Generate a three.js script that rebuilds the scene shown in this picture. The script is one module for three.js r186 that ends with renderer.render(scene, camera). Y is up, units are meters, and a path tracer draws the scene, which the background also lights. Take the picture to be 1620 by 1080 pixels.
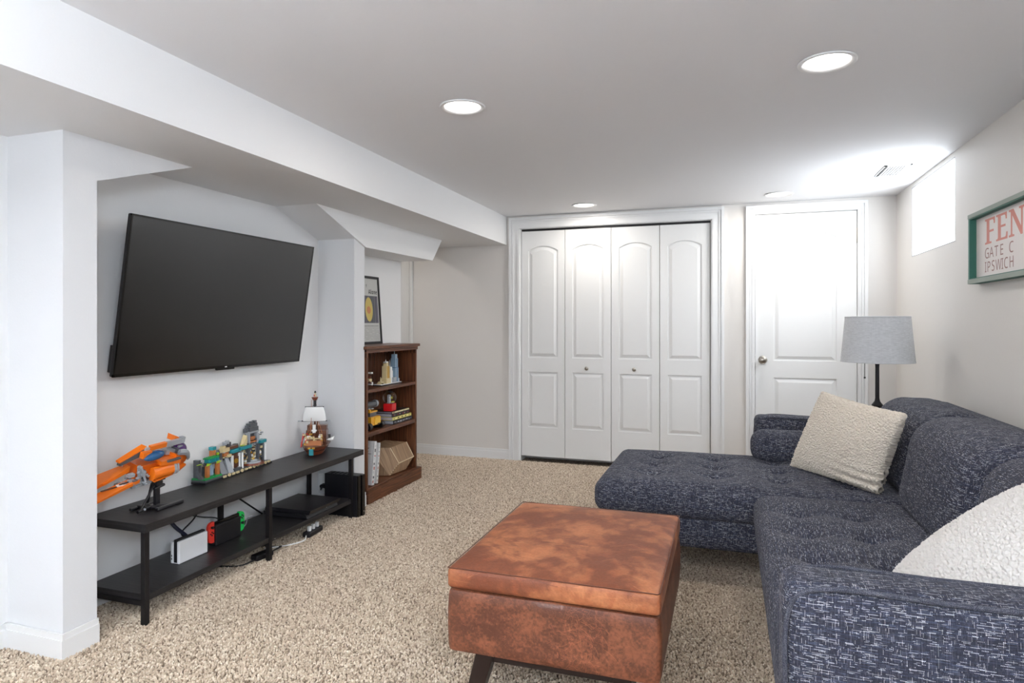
import * as THREE from 'three';
import { mergeGeometries } from 'three/addons/utils/BufferGeometryUtils.js';
import { RoundedBoxGeometry } from 'three/addons/geometries/RoundedBoxGeometry.js';
import { ConvexGeometry } from 'three/addons/geometries/ConvexGeometry.js';
import { RectAreaLightUniformsLib } from 'three/addons/lights/RectAreaLightUniformsLib.js';

// ------------------------------------------------------------------ camera, sky, lights, exposure
const scene = new THREE.Scene();
const camera = new THREE.PerspectiveCamera(2 * Math.atan(540 / 1020) * 180 / Math.PI, 1.5, 0.05, 60);
camera.position.set(0, 1.23, 0);
camera.rotation.y = Math.atan(340 / 1020);
camera.setViewOffset(1620, 1080, 0, 28, 1620, 1080);          // lens shifted down: level camera, straight verticals
scene.background = new THREE.Color(0.75, 0.85, 1.0);
const renderer = new THREE.WebGLRenderer({ antialias: true });
renderer.toneMapping = THREE.LinearToneMapping;
renderer.toneMappingExposure = 1.98;
renderer.shadowMap.enabled = true;
RectAreaLightUniformsLib.init();
const LAMP_NITS = 48, LAMP_COLOUR = new THREE.Color(1.0, 0.945, 0.88);      // recessed ceiling lamps
const DAY_NITS = 4.2, DAY_COLOUR = new THREE.Color(0.86, 0.93, 1.0);       // daylight at the high window
const REAR_NITS = 0.8, REAR_COLOUR = new THREE.Color(0.74, 0.86, 1.0);       // daylight from the unseen glazed door behind the camera
const SIDE_NITS = 13, BOUNCE_NITS = 285, BOUNCE_COLOUR = new THREE.Color(0.87, 0.93, 1.0);        // unseen side window; unseen uplighter standing in for bounced flash
function areaLight(w, h, nits, colour, pos, target) {
  const l = new THREE.RectAreaLight(colour, nits, w, h);
  l.position.set(...pos); l.lookAt(...target); l.name = 'area_light'; scene.add(l); return l;
}
areaLight(0.86, 0.44, DAY_NITS, DAY_COLOUR, [1.165, 1.928, -4.645], [0, 1.928, -4.645]);
areaLight(1.7, 1.9, REAR_NITS, REAR_COLOUR, [-0.1, 1.05, 2.93], [-0.1, 1.05, 0]);

areaLight(1.2, 0.44, SIDE_NITS, REAR_COLOUR, [1.165, 1.928, 0.9], [0, 1.928, 0.9]);

// ------------------------------------------------------------------ helpers
const PI = Math.PI, V = (x, y, z) => new THREE.Vector3(x, y, z);
function rng(seed) { let s = seed >>> 0; return () => { s = (s + 0x6d2b79f5) | 0; let t = Math.imul(s ^ (s >>> 15), 1 | s); t = (t + Math.imul(t ^ (t >>> 7), 61 | t)) ^ t; return ((t ^ (t >>> 14)) >>> 0) / 4294967296; }; }
const used = new Map();
function numbered(n) { const k = used.get(n) || 0; used.set(n, k + 1); return k ? n + '_' + String(k).padStart(3, '0') : n; }
const clean = (g) => { const o = g.index ? g.toNonIndexed() : g; for (const k of Object.keys(o.attributes)) if (!['position', 'normal', 'uv'].includes(k)) o.deleteAttribute(k); return o; };
function join(list) { const a = (Array.isArray(list) ? list : [list]).map(clean); return a.length > 1 ? mergeGeometries(a) : a[0]; }
function metreUV(g) {                                    // uv in metres by the way each face points
  const o = clean(g), p = o.attributes.position, n = o.attributes.normal, uv = new Float32Array(p.count * 2);
  for (let i = 0; i < p.count; i++) {
    const ax = Math.abs(n.getX(i)), ay = Math.abs(n.getY(i)), az = Math.abs(n.getZ(i));
    const [a, b] = ay >= ax && ay >= az ? [p.getX(i), p.getZ(i)] : ax >= az ? [p.getZ(i), p.getY(i)] : [p.getX(i), p.getY(i)];
    uv[2 * i] = a; uv[2 * i + 1] = b;
  }
  o.setAttribute('uv', new THREE.BufferAttribute(uv, 2)); return o;
}
function mesh(name, geos, mat, parent, label) {
  let g = join(geos); if (mat.userData.metres && !mat.userData.own) g = metreUV(g);
  const m = new THREE.Mesh(g, mat); m.castShadow = m.receiveShadow = true;
  if (parent) { m.name = name; parent.add(m); if (label) m.userData.label = label; } else { m.name = numbered(name); scene.add(m); }
  return m;
}
function each(name, geos, mat, parent, label) {          // pieces one can tell apart: a mesh each; many tiny ones: one part of kind stuff
  if (geos.length <= 14) return geos.map((g) => mesh(name, g, mat, parent, label));
  const m = mesh(name, geos, mat, parent, label); m.userData.kind = 'stuff'; return [m];
}
function flipX(g) {                                     // mirror image with its faces turned right side out again
  const o = clean(g).scale(-1, 1, 1); for (const a of Object.values(o.attributes)) for (let i = 0; i < a.count; i += 3) for (let k = 0; k < a.itemSize; k++) { const u = a.array[(i + 1) * a.itemSize + k]; a.array[(i + 1) * a.itemSize + k] = a.array[(i + 2) * a.itemSize + k]; a.array[(i + 2) * a.itemSize + k] = u; }
  return o;
}
function thing(name, label, category, pos = [0, 0, 0], turn = 0, group) {
  const o = new THREE.Group(); o.name = numbered(name); o.position.set(...pos); o.rotation.y = turn; scene.add(o);
  o.userData = { label, category }; if (group) o.userData.group = group; return o;
}
function tag(o, label, category, group) { Object.assign(o.userData, { label, category }); if (group) o.userData.group = group; return o; }
function struct(name, geos, mat) { const m = mesh(name, geos, mat); m.userData.kind = 'structure'; return m; }
function structGroup(name, pos = [0, 0, 0]) { const o = new THREE.Group(); o.name = name; o.position.set(...pos); o.userData.kind = 'structure'; scene.add(o); return o; }
const box = (x0, x1, y0, y1, z0, z1) => new THREE.BoxGeometry(Math.abs(x1 - x0), Math.abs(y1 - y0), Math.abs(z1 - z0)).translate((x0 + x1) / 2, (y0 + y1) / 2, (z0 + z1) / 2);
const bx = (w, h, d, x, y, z) => new THREE.BoxGeometry(w, h, d).translate(x, y, z);
const rb = (w, h, d, x, y, z, r = 0.004, s = 2) => new RoundedBoxGeometry(w, h, d, s, Math.min(r, w / 2.01, h / 2.01, d / 2.01)).translate(x, y, z);
const cyl = (r0, r1, h, x, y, z, seg = 20) => new THREE.CylinderGeometry(r1, r0, h, seg).translate(x, y, z);   // r0 bottom, r1 top
function rod(a, b, r, seg = 8, r2 = r) {
  const A = V(...a), B = V(...b), d = B.clone().sub(A), g = new THREE.CylinderGeometry(r2, r, d.length(), seg);
  g.applyQuaternion(new THREE.Quaternion().setFromUnitVectors(V(0, 1, 0), d.normalize())); return g.translate(...A.add(B).multiplyScalar(0.5).toArray());
}
const tube = (pts, r, n = 24, seg = 7) => new THREE.TubeGeometry(new THREE.CatmullRomCurve3(pts.map((p) => V(...p))), n, r, seg, false);
const lathe = (pts, seg = 32) => new THREE.LatheGeometry(pts.map(([r, y]) => new THREE.Vector2(r, y)), seg);
const poly = (pts, holes = []) => { const s = new THREE.Shape(pts.map((p) => new THREE.Vector2(...p))); for (const h of holes) s.holes.push(new THREE.Path(h.map((p) => new THREE.Vector2(...p)))); return s; };
const extr = (shape, depth, bevel = 0, curve = 12) => new THREE.ExtrudeGeometry(shape, { depth, bevelEnabled: bevel > 0, bevelSize: bevel, bevelThickness: bevel, bevelSegments: 2, curveSegments: curve });
function weldNormals(g) {                               // smooth normals across uv seams
  const p = g.attributes.position, N = new Map(), keys = [], n = new Float32Array(p.count * 3);
  for (let i = 0; i < p.count; i++) { const k = Math.round(p.getX(i) * 2e4) + ',' + Math.round(p.getY(i) * 2e4) + ',' + Math.round(p.getZ(i) * 2e4); keys.push(k); if (!N.has(k)) N.set(k, V(0, 0, 0)); }
  const a = V(), b = V(), c = V();
  for (let i = 0; i < g.index.count; i += 3) {
    const [i0, i1, i2] = [g.index.getX(i), g.index.getX(i + 1), g.index.getX(i + 2)];
    a.fromBufferAttribute(p, i0); b.fromBufferAttribute(p, i1).sub(a); c.fromBufferAttribute(p, i2).sub(a); b.cross(c);
    for (const j of [i0, i1, i2]) N.get(keys[j]).add(b);
  }
  for (let i = 0; i < p.count; i++) { const v = N.get(keys[i]).clone().normalize(); n[3 * i] = v.x; n[3 * i + 1] = v.y; n[3 * i + 2] = v.z; }
  g.setAttribute('normal', new THREE.BufferAttribute(n, 3)); return g;
}
// a cushion-like rounded box centred on the origin; uv in metres; deform(v) may move each point
function softBox(w, h, d, r, step, deform, turnUV) {
  const pos = [], uv = [], idx = [], H = [w / 2, h / 2, d / 2];
  const faces = [[0, 1, 2, 1], [0, 1, 2, -1], [1, 2, 0, 1], [1, 2, 0, -1], [2, 0, 1, 1], [2, 0, 1, -1]];  // axes a,b,c and side of c
  for (const [a, b, c, s] of faces) {
    const na = Math.max(4, Math.round(2 * H[a] / step)), nb = Math.max(4, Math.round(2 * H[b] / step)), base = pos.length / 3;
    for (let j = 0; j <= nb; j++) for (let i = 0; i <= na; i++) {
      const p = [0, 0, 0]; p[a] = -H[a] + 2 * H[a] * i / na; p[b] = -H[b] + 2 * H[b] * j / nb; p[c] = s * H[c];
      const q = p.map((x, k) => Math.max(-(H[k] - r), Math.min(H[k] - r, x))), e = [p[0] - q[0], p[1] - q[1], p[2] - q[2]], L = Math.hypot(...e) || 1;
      const v = V(q[0] + r * e[0] / L, q[1] + r * e[1] / L, q[2] + r * e[2] / L), raw = [v.x, v.y, v.z];
      if (deform) deform(v, c, s);
      pos.push(v.x, v.y, v.z);
      let U = c === 1 ? p[0] : c === 0 ? p[2] : p[0], W = c === 1 ? p[2] : p[1];
      if (turnUV && c === 1) [U, W] = [W, U];
      uv.push(U + c * 0.37, W + c * 0.53 + s * 0.21);
    }
    for (let j = 0; j < nb; j++) for (let i = 0; i < na; i++) {
      const k = base + j * (na + 1) + i, l = k + na + 1;
      if (s > 0) idx.push(k, k + 1, l, k + 1, l + 1, l); else idx.push(k, l, k + 1, k + 1, l, l + 1);
    }
  }
  const g = new THREE.BufferGeometry();
  g.setAttribute('position', new THREE.BufferAttribute(new Float32Array(pos), 3)); g.setAttribute('uv', new THREE.BufferAttribute(new Float32Array(uv), 2));
  g.setIndex(idx); return weldNormals(g);
}
// ---- noise
const hash = (x, y, s) => { let h = Math.imul(x, 374761393) + Math.imul(y, 668265263) + Math.imul(s, 144269504); h = Math.imul(h ^ (h >>> 13), 1274126177); return ((h ^ (h >>> 16)) >>> 0) / 4294967296; };
function vn(x, y, px, py, s) {                           // value noise that repeats after px, py cells
  const i = Math.floor(x), j = Math.floor(y), f = x - i, g = y - j, u = f * f * (3 - 2 * f), v = g * g * (3 - 2 * g), m = (a, n) => ((a % n) + n) % n;
  const a = hash(m(i, px), m(j, py), s), b = hash(m(i + 1, px), m(j, py), s), c = hash(m(i, px), m(j + 1, py), s), d = hash(m(i + 1, px), m(j + 1, py), s);
  return a + (b - a) * u + (c - a) * v + (a - b - c + d) * u * v;
}
function fbm(x, y, px, py, s, o = 4) { let t = 0, a = 0.5; for (let k = 0; k < o; k++) { t += a * vn(x, y, px, py, s + k); x *= 2; y *= 2; px *= 2; py *= 2; a *= 0.5; } return t; }
const hash3 = (x, y, z, s) => hash(x + Math.imul(z, 7919), y + Math.imul(z, 104729), s);
function curls(x, y, z) {                                // height of a field of packed round tufts with gaps between them
  const i = Math.floor(x), j = Math.floor(y), k = Math.floor(z); let f1 = 9, f2 = 9;
  for (let a = -1; a < 2; a++) for (let b = -1; b < 2; b++) for (let c = -1; c < 2; c++) {
    const X = i + a, Y = j + b, Z = k + c, dx = X + hash3(X, Y, Z, 1) - x, dy = Y + hash3(X, Y, Z, 2) - y, dz = Z + hash3(X, Y, Z, 3) - z, d = dx * dx + dy * dy + dz * dz;
    if (d < f1) { f2 = f1; f1 = d; } else if (d < f2) f2 = d;
  }
  return Math.sqrt(Math.min(1, (Math.sqrt(f2) - Math.sqrt(f1)) / 0.42));
}
// ---- textures
const toS = (l) => Math.round(255 * (l <= 0.0031308 ? 12.92 * l : 1.055 * Math.pow(Math.min(1, l), 1 / 2.4) - 0.055));
function dataTex(w, h, fn, srgb, metresWide, metresHigh) {   // fn(x, y) -> [r, g, b] 0..255 as stored
  const d = new Uint8Array(w * h * 4);
  for (let y = 0; y < h; y++) for (let x = 0; x < w; x++) { const c = fn(x, y), k = 4 * (y * w + x); d[k] = c[0]; d[k + 1] = c[1]; d[k + 2] = c[2]; d[k + 3] = 255; }
  const t = new THREE.DataTexture(d, w, h); t.wrapS = t.wrapT = THREE.RepeatWrapping; t.magFilter = THREE.LinearFilter; t.minFilter = THREE.LinearMipmapLinearFilter; t.generateMipmaps = true;
  if (srgb) t.colorSpace = THREE.SRGBColorSpace;
  if (metresWide) t.repeat.set(1 / metresWide, 1 / metresHigh); t.needsUpdate = true; return t;
}
function canvasTex(w, h, draw) {
  const c = document.createElement('canvas'); c.width = w; c.height = h; draw(c.getContext('2d'), w, h);
  const t = new THREE.CanvasTexture(c); t.colorSpace = THREE.SRGBColorSpace; t.wrapS = t.wrapT = THREE.RepeatWrapping; return t;
}
const mix = (a, b, t) => [a[0] + (b[0] - a[0]) * t, a[1] + (b[1] - a[1]) * t, a[2] + (b[2] - a[2]) * t], sat = (x) => Math.max(0, Math.min(1, x)), ss = (a, b, x) => { const t = sat((x - a) / (b - a)); return t * t * (3 - 2 * t); };
function std(colour, rough = 0.6, extra = {}) { const m = new THREE.MeshPhysicalMaterial({ color: colour, roughness: rough, ...extra }); return m; }
const metres = (m, own) => { m.userData.metres = true; m.userData.own = own; return m; };

// ------------------------------------------------------------------ materials
const peel = dataTex(512, 512, (x, y) => { const v = 255 * (0.6 * fbm(x / 8, y / 8, 64, 64, 5, 3) + 0.4 * fbm(x / 32, y / 32, 16, 16, 9, 3)); return [v, v, v]; }, false, 0.4, 0.4);
const M = {};
M.wall = metres(std(new THREE.Color().setRGB(0.74, 0.71, 0.675), 0.55, { bumpMap: peel, bumpScale: 0.00045 }));
M.white = metres(std(new THREE.Color().setRGB(0.84, 0.84, 0.84), 0.55, { bumpMap: peel, bumpScale: 0.00045 }));
M.pier = metres(std(new THREE.Color().setRGB(0.755, 0.762, 0.775), 0.55, { bumpMap: peel, bumpScale: 0.00045 }));
M.ceiling = metres(std(new THREE.Color().setRGB(0.85, 0.85, 0.865), 0.8, { bumpMap: peel, bumpScale: 0.00045 }));
M.trim = std(new THREE.Color().setRGB(0.82, 0.82, 0.815), 0.32);
M.door = std(new THREE.Color().setRGB(0.82, 0.82, 0.81), 0.36);
M.dark = std(0x0b0b0c, 0.9);
M.nickel = std(0xb5b0a8, 0.28, { metalness: 1 });
M.black = std(0x17161a, 0.45);
M.blackMetal = std(0x1d1b1d, 0.42, { metalness: 0.35 });
M.blackGloss = std(0x08080a, 0.12);
{ // black-stained wood grain of the console table
  const grain = (x, y) => fbm(x / 128, y / 5, 8, 205, 21, 4);
  const t = dataTex(1024, 1024, (x, y) => { const g = grain(x, y); return mix([24, 23, 25], [46, 43, 44], ss(0.3, 0.72, g)); }, true, 1.2, 0.7);
  const b = dataTex(512, 512, (x, y) => { const v = 255 * fbm(x / 64, y / 2.5, 8, 205, 21, 4); return [v, v, v]; }, false, 1.2, 0.7);
  M.tableWood = metres(std(0xffffff, 0.42, { map: t, bumpMap: b, bumpScale: 0.0006 }));
}
function woodMat(dark, light, seed, rough) {              // grain runs along v
  const t = dataTex(512, 1024, (x, y) => { const w = fbm(x / 64, y / 256, 8, 4, seed, 3) * 2.2, g = fbm(x / 6 + w * 3, y / 200, 86, 6, seed + 5, 4), f = vn(x / 1.5, y / 60, 342, 18, seed + 9); return mix(dark, light, sat(ss(0.25, 0.75, g) * 0.8 + f * 0.25)); }, true, 0.5, 1.0);
  return metres(std(0xffffff, rough, { map: t }));
}
M.walnut = woodMat([68, 37, 21], [126, 76, 46], 31, 0.38);
M.walnutAcross = M.walnut.clone(); M.walnutAcross.map = M.walnut.map.clone(); M.walnutAcross.map.rotation = PI / 2; M.walnutAcross.userData = { metres: true };
M.oak = woodMat([128, 100, 74], [172, 142, 110], 47, 0.55);
M.oakPale = std(0xe3cfae, 0.5);
{ // tweed: navy yarns with pale slubs, woven over and under
  const N = 2048, P = 3, T = Math.ceil(N / P), R = rng(77);
  const yarn = (pale, len) => { const rows = []; for (let i = 0; i < T; i++) { const a = new Uint8Array(N); let x = 0; while (x < N) { const q = R(), k = q < 0.46 ? 0 : q < 0.72 ? 1 : q < 1 - pale ? 2 : 3, L = k === 3 ? 4 + R() * len : 8 + R() * 40; for (let e = Math.min(N, x + L); x < e; x++) a[x] = k; x = Math.floor(x); } rows.push(a); } return rows; };
  const weft = yarn(0.14, 36), warp = yarn(0.085, 24), C = [[21, 29, 48], [36, 46, 70], [68, 80, 104], [186, 190, 196]], Cw = [[34, 31, 39], [48, 44, 52], [74, 69, 75], [168, 162, 160]];
  const tone = new Float32Array(T * 2).map(() => 0.8 + R() * 0.4);
  const top = (x, y) => ((((x / P) | 0) + ((y / P) | 0)) & 1);
  const map = dataTex(N, N, (x, y) => { const i = (x / P) | 0, j = (y / P) | 0, up = top(x, y), c = up ? C[weft[j][x]] : Cw[warp[i][y]], t = up ? tone[j] : tone[T + i]; return [c[0] * t, c[1] * t, c[2] * t].map((v) => Math.min(255, v)); }, true, 0.80, 0.80);
  const bump = dataTex(1024, 1024, (x, y) => { const X = x * 2, Y = y * 2, up = top(X, Y), a = Math.sin(PI * ((X % P) + 0.5) / P), b = Math.sin(PI * ((Y % P) + 0.5) / P), v = 120 + 90 * (up ? b : a) + 40 * fbm(x / 8, y / 8, 128, 128, 3, 2); return [v, v, v]; }, false, 0.80, 0.80);
  M.tweed = metres(std(0xffffff, 0.92, { map, bumpMap: bump, bumpScale: 0.0012, sheen: 0.06, sheenRoughness: 0.6, sheenColor: new THREE.Color(0.5, 0.5, 0.55) }), true);
  M.tweedBox = M.tweed.clone(); M.tweedBox.userData = { metres: true };
}
{ // distressed brown leather: brushed nap on the lid, scuffs and fine scratches on the sides
  const lid = canvasTex(1024, 1024, (g, w, h) => {
    const img = g.createImageData(w, h);
    for (let y = 0; y < h; y++) for (let x = 0; x < w; x++) {
      const wx = fbm(x / 200, y / 200, 5.12 | 0, 5.12 | 0, 4, 3) * 240, n = fbm((x + wx) / 190, (y - wx * 0.7) / 130, 5, 7, 61, 5), m = fbm((x - wx) / 40, y / 60, 25, 17, 67, 4), q = fbm(x / 6, y / 6, 170, 170, 71, 2);
      let c = mix([116, 60, 34], [176, 110, 70], ss(0.38, 0.66, n * 0.72 + m * 0.28)); c = mix(c, [136, 66, 34], ss(0.5, 0.7, m) * 0.35); const k = 0.9 + 0.2 * q, p = 4 * (y * w + x);
      img.data[p] = c[0] * k; img.data[p + 1] = c[1] * k; img.data[p + 2] = c[2] * k; img.data[p + 3] = 255;
    }
    g.putImageData(img, 0, 0); const R = rng(5);
    for (let i = 0; i < 110; i++) { const x = R() * w, y = R() * h, a = (R() - 0.5) * 1.4, L = 20 + R() * 90; g.strokeStyle = R() < 0.6 ? 'rgba(206,140,96,0.30)' : 'rgba(84,40,22,0.35)'; g.lineWidth = 1.5 + R() * 3; g.beginPath(); g.moveTo(x, y); g.quadraticCurveTo(x + L * 0.5 * Math.cos(a), y + L * 0.5 * Math.sin(a) + (R() - 0.5) * 20, x + L * Math.cos(a), y + L * Math.sin(a)); g.stroke(); }
  });
  lid.repeat.set(1 / 0.85, 1 / 0.85);
  const side = canvasTex(1024, 512, (g, w, h) => {
    const img = g.createImageData(w, h);
    for (let y = 0; y < h; y++) for (let x = 0; x < w; x++) {
      const n = fbm(x / 90, y / 70, 11, 7, 81, 5), m = fbm(x / 9, y / 9, 113, 56, 83, 3), c = mix([86, 48, 32], [130, 78, 53], ss(0.32, 0.70, n * 0.6 + m * 0.42)), p = 4 * (y * w + x);
      img.data[p] = c[0]; img.data[p + 1] = c[1]; img.data[p + 2] = c[2]; img.data[p + 3] = 255;
    }
    g.putImageData(img, 0, 0); const R = rng(9);
    for (let i = 0; i < 900; i++) { const pat = R() < 0.4, x = pat ? 130 + 170 * R() : R() * w, y = R() * h, a = R() * PI, L = pat ? 15 + R() * 70 : 5 + R() * 22; g.strokeStyle = `rgba(${176 + R() * 30 | 0},${104 + R() * 24 | 0},${70 + R() * 20 | 0},${0.16 + R() * 0.3})`; g.lineWidth = 0.6 + R() * 1.2; g.beginPath(); g.moveTo(x, y); g.quadraticCurveTo(x + L * 0.5 * Math.cos(a) + (R() - 0.5) * 12, y + L * 0.5 * Math.sin(a) + (R() - 0.5) * 12, x + L * Math.cos(a + 0.3), y + L * Math.sin(a + 0.3)); g.stroke(); }
  });
  side.repeat.set(1 / 0.7, 1 / 0.35);
  const grain = dataTex(512, 512, (x, y) => { const v = 255 * (0.5 * fbm(x / 5, y / 5, 102, 102, 41, 2) + 0.5 * fbm(x / 20, y / 20, 25, 25, 43, 3)); return [v, v, v]; }, false, 0.25, 0.25);
  M.leatherLid = metres(std(0xffffff, 0.62, { map: lid, bumpMap: grain, bumpScale: 0.001, sheen: 0.25, sheenRoughness: 0.5, sheenColor: new THREE.Color(0.7, 0.45, 0.3) }), true);
  M.leatherSide = metres(std(0xffffff, 0.46, { map: side, bumpMap: grain, bumpScale: 0.001 }), true);
}
M.espresso = std(0x21140f, 0.42);
M.sherpa = std(new THREE.Color().setRGB(0.66, 0.595, 0.51), 0.95, { sheen: 0.15, sheenRoughness: 0.8, sheenColor: new THREE.Color(0.8, 0.78, 0.74) });
M.sherpaWhite = M.sherpa.clone(); M.sherpaWhite.color.setRGB(0.66, 0.635, 0.605);
{ const t = dataTex(1024, 1024, (x, y) => { const a = vn(x / 60, y / 2, 17, 512, 3), b = vn(x / 2, y / 60, 512, 17, 4), k = 0.90 + 0.14 * (0.7 * a + 0.3 * b) + 0.05 * hash(x, y, 5); return [212 * k, 214 * k, 217 * k]; }, true);
  t.repeat.set(5, 1); M.linen = std(0xffffff, 0.95, { map: t, side: THREE.DoubleSide }); }
M.carpet = metres(std(0xffffff, 1, { map: dataTex(1024, 1024, (x, y) => { const n = fbm(x / 6, y / 6, 170, 170, 91, 3), c = mix([92, 78, 66], [176, 158, 138], ss(0.3, 0.7, n)); return c; }, true, 1.1, 1.1) }));
M.pile = std(0xffffff, 1);
const glow = (colour, k) => new THREE.MeshStandardMaterial({ color: 0xffffff, emissive: colour, emissiveIntensity: k, roughness: 0.5 });
M.lens = glow(LAMP_COLOUR, 3.2); M.pane = glow(DAY_COLOUR, 2.6);
const plastic = (hex, r = 0.28) => std(hex, r, { clearcoat: 0.25, clearcoatRoughness: 0.2 });
const L = { orange: plastic(0xf07818), deepOrange: plastic(0xd8600f), grey: plastic(0xa3a8ae), darkGrey: plastic(0x55585d), black: plastic(0x15151a), blue: plastic(0x1d4f7c, 0.15), purple: plastic(0x4a2566, 0.1), teal: plastic(0x1f8f9a), green: plastic(0x12964a), lime: plastic(0xb4d432), brown: plastic(0x5e3520), tan: plastic(0xdcc99a), nougat: plastic(0xb9703c), white: plastic(0xf2f2f0), red: plastic(0xc9241c), yellow: plastic(0xe3a428), gold: std(0xc79a3a, 0.3, { metalness: 0.7 }), reddish: plastic(0x7a3a22), sand: plastic(0x8fa8bb) };

// ------------------------------------------------------------------ the room
const ZB = -5.52, ZF = 3.0, XR = 1.21, XL = -2.60, YC = 2.195, BEAM = -1.889, YB = 1.942;
struct('floor', box(-3.9, XR + 0.2, -0.12, 0, ZB - 0.2, ZF + 0.2), M.carpet);
const lampSpots = [[-1.115, -2.65], [0.35, -2.62], [-1.1, -5.16], [0.366, -5.18], [-1.11, -0.1], [0.36, -0.1], [-1.11, 2.2], [0.36, 2.2], [-3.2, -4.6]];  // last spot: unseen hall lamp, placed to light the far door casing
{ const circle = (x, z, r) => Array.from({ length: 32 }, (_, i) => [x + r * Math.cos(i * PI / 16), -(z + r * Math.sin(i * PI / 16))]);
  const s = poly([[-3.9, -ZF - 0.2], [XR + 0.2, -ZF - 0.2], [XR + 0.2, -ZB + 0.2], [-3.9, -ZB + 0.2]], lampSpots.map(([x, z]) => circle(x, z, 0.083)));
  struct('ceiling', extr(s, 0.14).rotateX(-PI / 2).translate(0, YC, 0), M.ceiling); }
// back wall with the closet and door openings
struct('wall_back', [box(-3.9, -2.98 - 0.76, 0, YC, ZB - 0.16, ZB), box(-3.74, -2.97, 2.07, YC, ZB - 0.16, ZB), box(-2.97, -1.77, 0, YC, ZB - 0.16, ZB), box(-1.77, -0.115, 2.085, YC, ZB - 0.16, ZB), box(-0.115, 0.205, 0, YC, ZB - 0.16, ZB), box(0.205, 0.957, 2.112, YC, ZB - 0.16, ZB), box(0.957, XR + 0.2, 0, YC, ZB - 0.16, ZB), box(-3.9, XR + 0.2, 0, YC, ZB - 0.2, ZB - 0.165)], M.wall);
const WZ0 = -5.09, WZ1 = -4.20, WY0 = 1.69, WY1 = 2.165;
struct('wall_right', [box(XR, XR + 0.2, 0, WY0, ZB, ZF), box(XR, XR + 0.2, WY1, YC, ZB, ZF), box(XR, XR + 0.2, WY0, WY1, ZB, WZ0), box(XR, XR + 0.2, WY0, WY1, WZ1, 0.3), box(XR, XR + 0.2, WY0, WY1, 1.5, ZF)], M.wall);
struct('wall_left', [box(XL - 0.15, XL, 0, YC, -4.845, ZF)], M.white);
struct('wall_hall', [box(-3.9, -3.75, 0, YC, ZB, -3.5), box(-3.75, XL - 0.15, 0, YC, -3.65, -3.5)], M.wall);
struct('wall_front', [box(-3.9, -1.0, 0, YC, ZF, ZF + 0.2), box(0.8, XR + 0.2, 0, YC, ZF, ZF + 0.2), box(-1.0, 0.8, 2.05, YC, ZF, ZF + 0.2)], M.wall);
struct('ceiling_beam', box(-2.75, BEAM, YB, YC, ZB, ZF), M.white);
// stair framing boxed in along the left: first pier with its gusset, second pier, sloped soffit and header
const side = (pts, x0, x1) => extr(poly(pts.map(([z, y]) => [-z, y])), x1 - x0).rotateY(PI / 2).translate(x0, 0, 0);
struct('pier', side([[-1.722, 0], [-1.857, 0], [-1.857, 1.782], [-2.325, YB], [-1.722, YB]], XL, -2.31), M.pier);
struct('pier', box(XL, -2.322, 0, 1.8, -3.815, -3.69), M.pier);
struct('stair_soffit', side([[-3.258, YB], [-3.815, 1.745], [-4.85, 1.752], [-5.03, YB]], XL - 0.15, -2.308), M.white);
// baseboards: a tall foot with a small cap
const boards = (list) => list.flatMap(([x0, x1, z0, z1]) => [box(x0, x1, 0, 0.074, z0, z1), box(x0 + (x1 - x0 > 0.05 ? 0 : 0.004), x1 - (x1 - x0 > 0.05 ? 0 : 0.004), 0.074, 0.096, z0 + (z1 - z0 > 0.05 ? 0 : 0.003), z1 - (z1 - z0 > 0.05 ? 0 : 0.003))]);
struct('baseboard_back', boards([[-2.83, -1.866, ZB, ZB + 0.014], [-0.03, 0.143, ZB, ZB + 0.014], [1.017, XR, ZB, ZB + 0.014]]), M.trim);
struct('baseboard_right', boards([[XR - 0.014, XR, ZB, ZF]]), M.trim);
struct('baseboard_left', boards([[XL, XL + 0.014, -1.72, ZF], [XL, -2.296, -1.722, -1.708], [-2.31, -2.296, -1.857, -1.722], [XL, XL + 0.014, -3.69, -1.857], [XL, -2.308, -3.69, -3.676], [-2.322, -2.308, -3.815, -3.69]]), M.trim);
// casings: board, back band and bead
function casing(parent, x0, x1, top, w, z) {
  const U = (i, o, d0, d1) => extr(poly([[x0 - o, 0], [x0 - i, 0], [x0 - i, top + i], [x1 + i, top + i], [x1 + i, 0], [x1 + o, 0], [x1 + o, top + o], [x0 - o, top + o]]), d1 - d0).translate(0, 0, z + d0);
  return mesh('casing', [U(0, w, 0, 0.013), U(w - 0.022, w, 0.013, 0.026), U(w - 0.042, w - 0.03, 0.013, 0.019), U(0.004, 0.022, 0.013, 0.019)], M.trim, parent);
}
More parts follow.
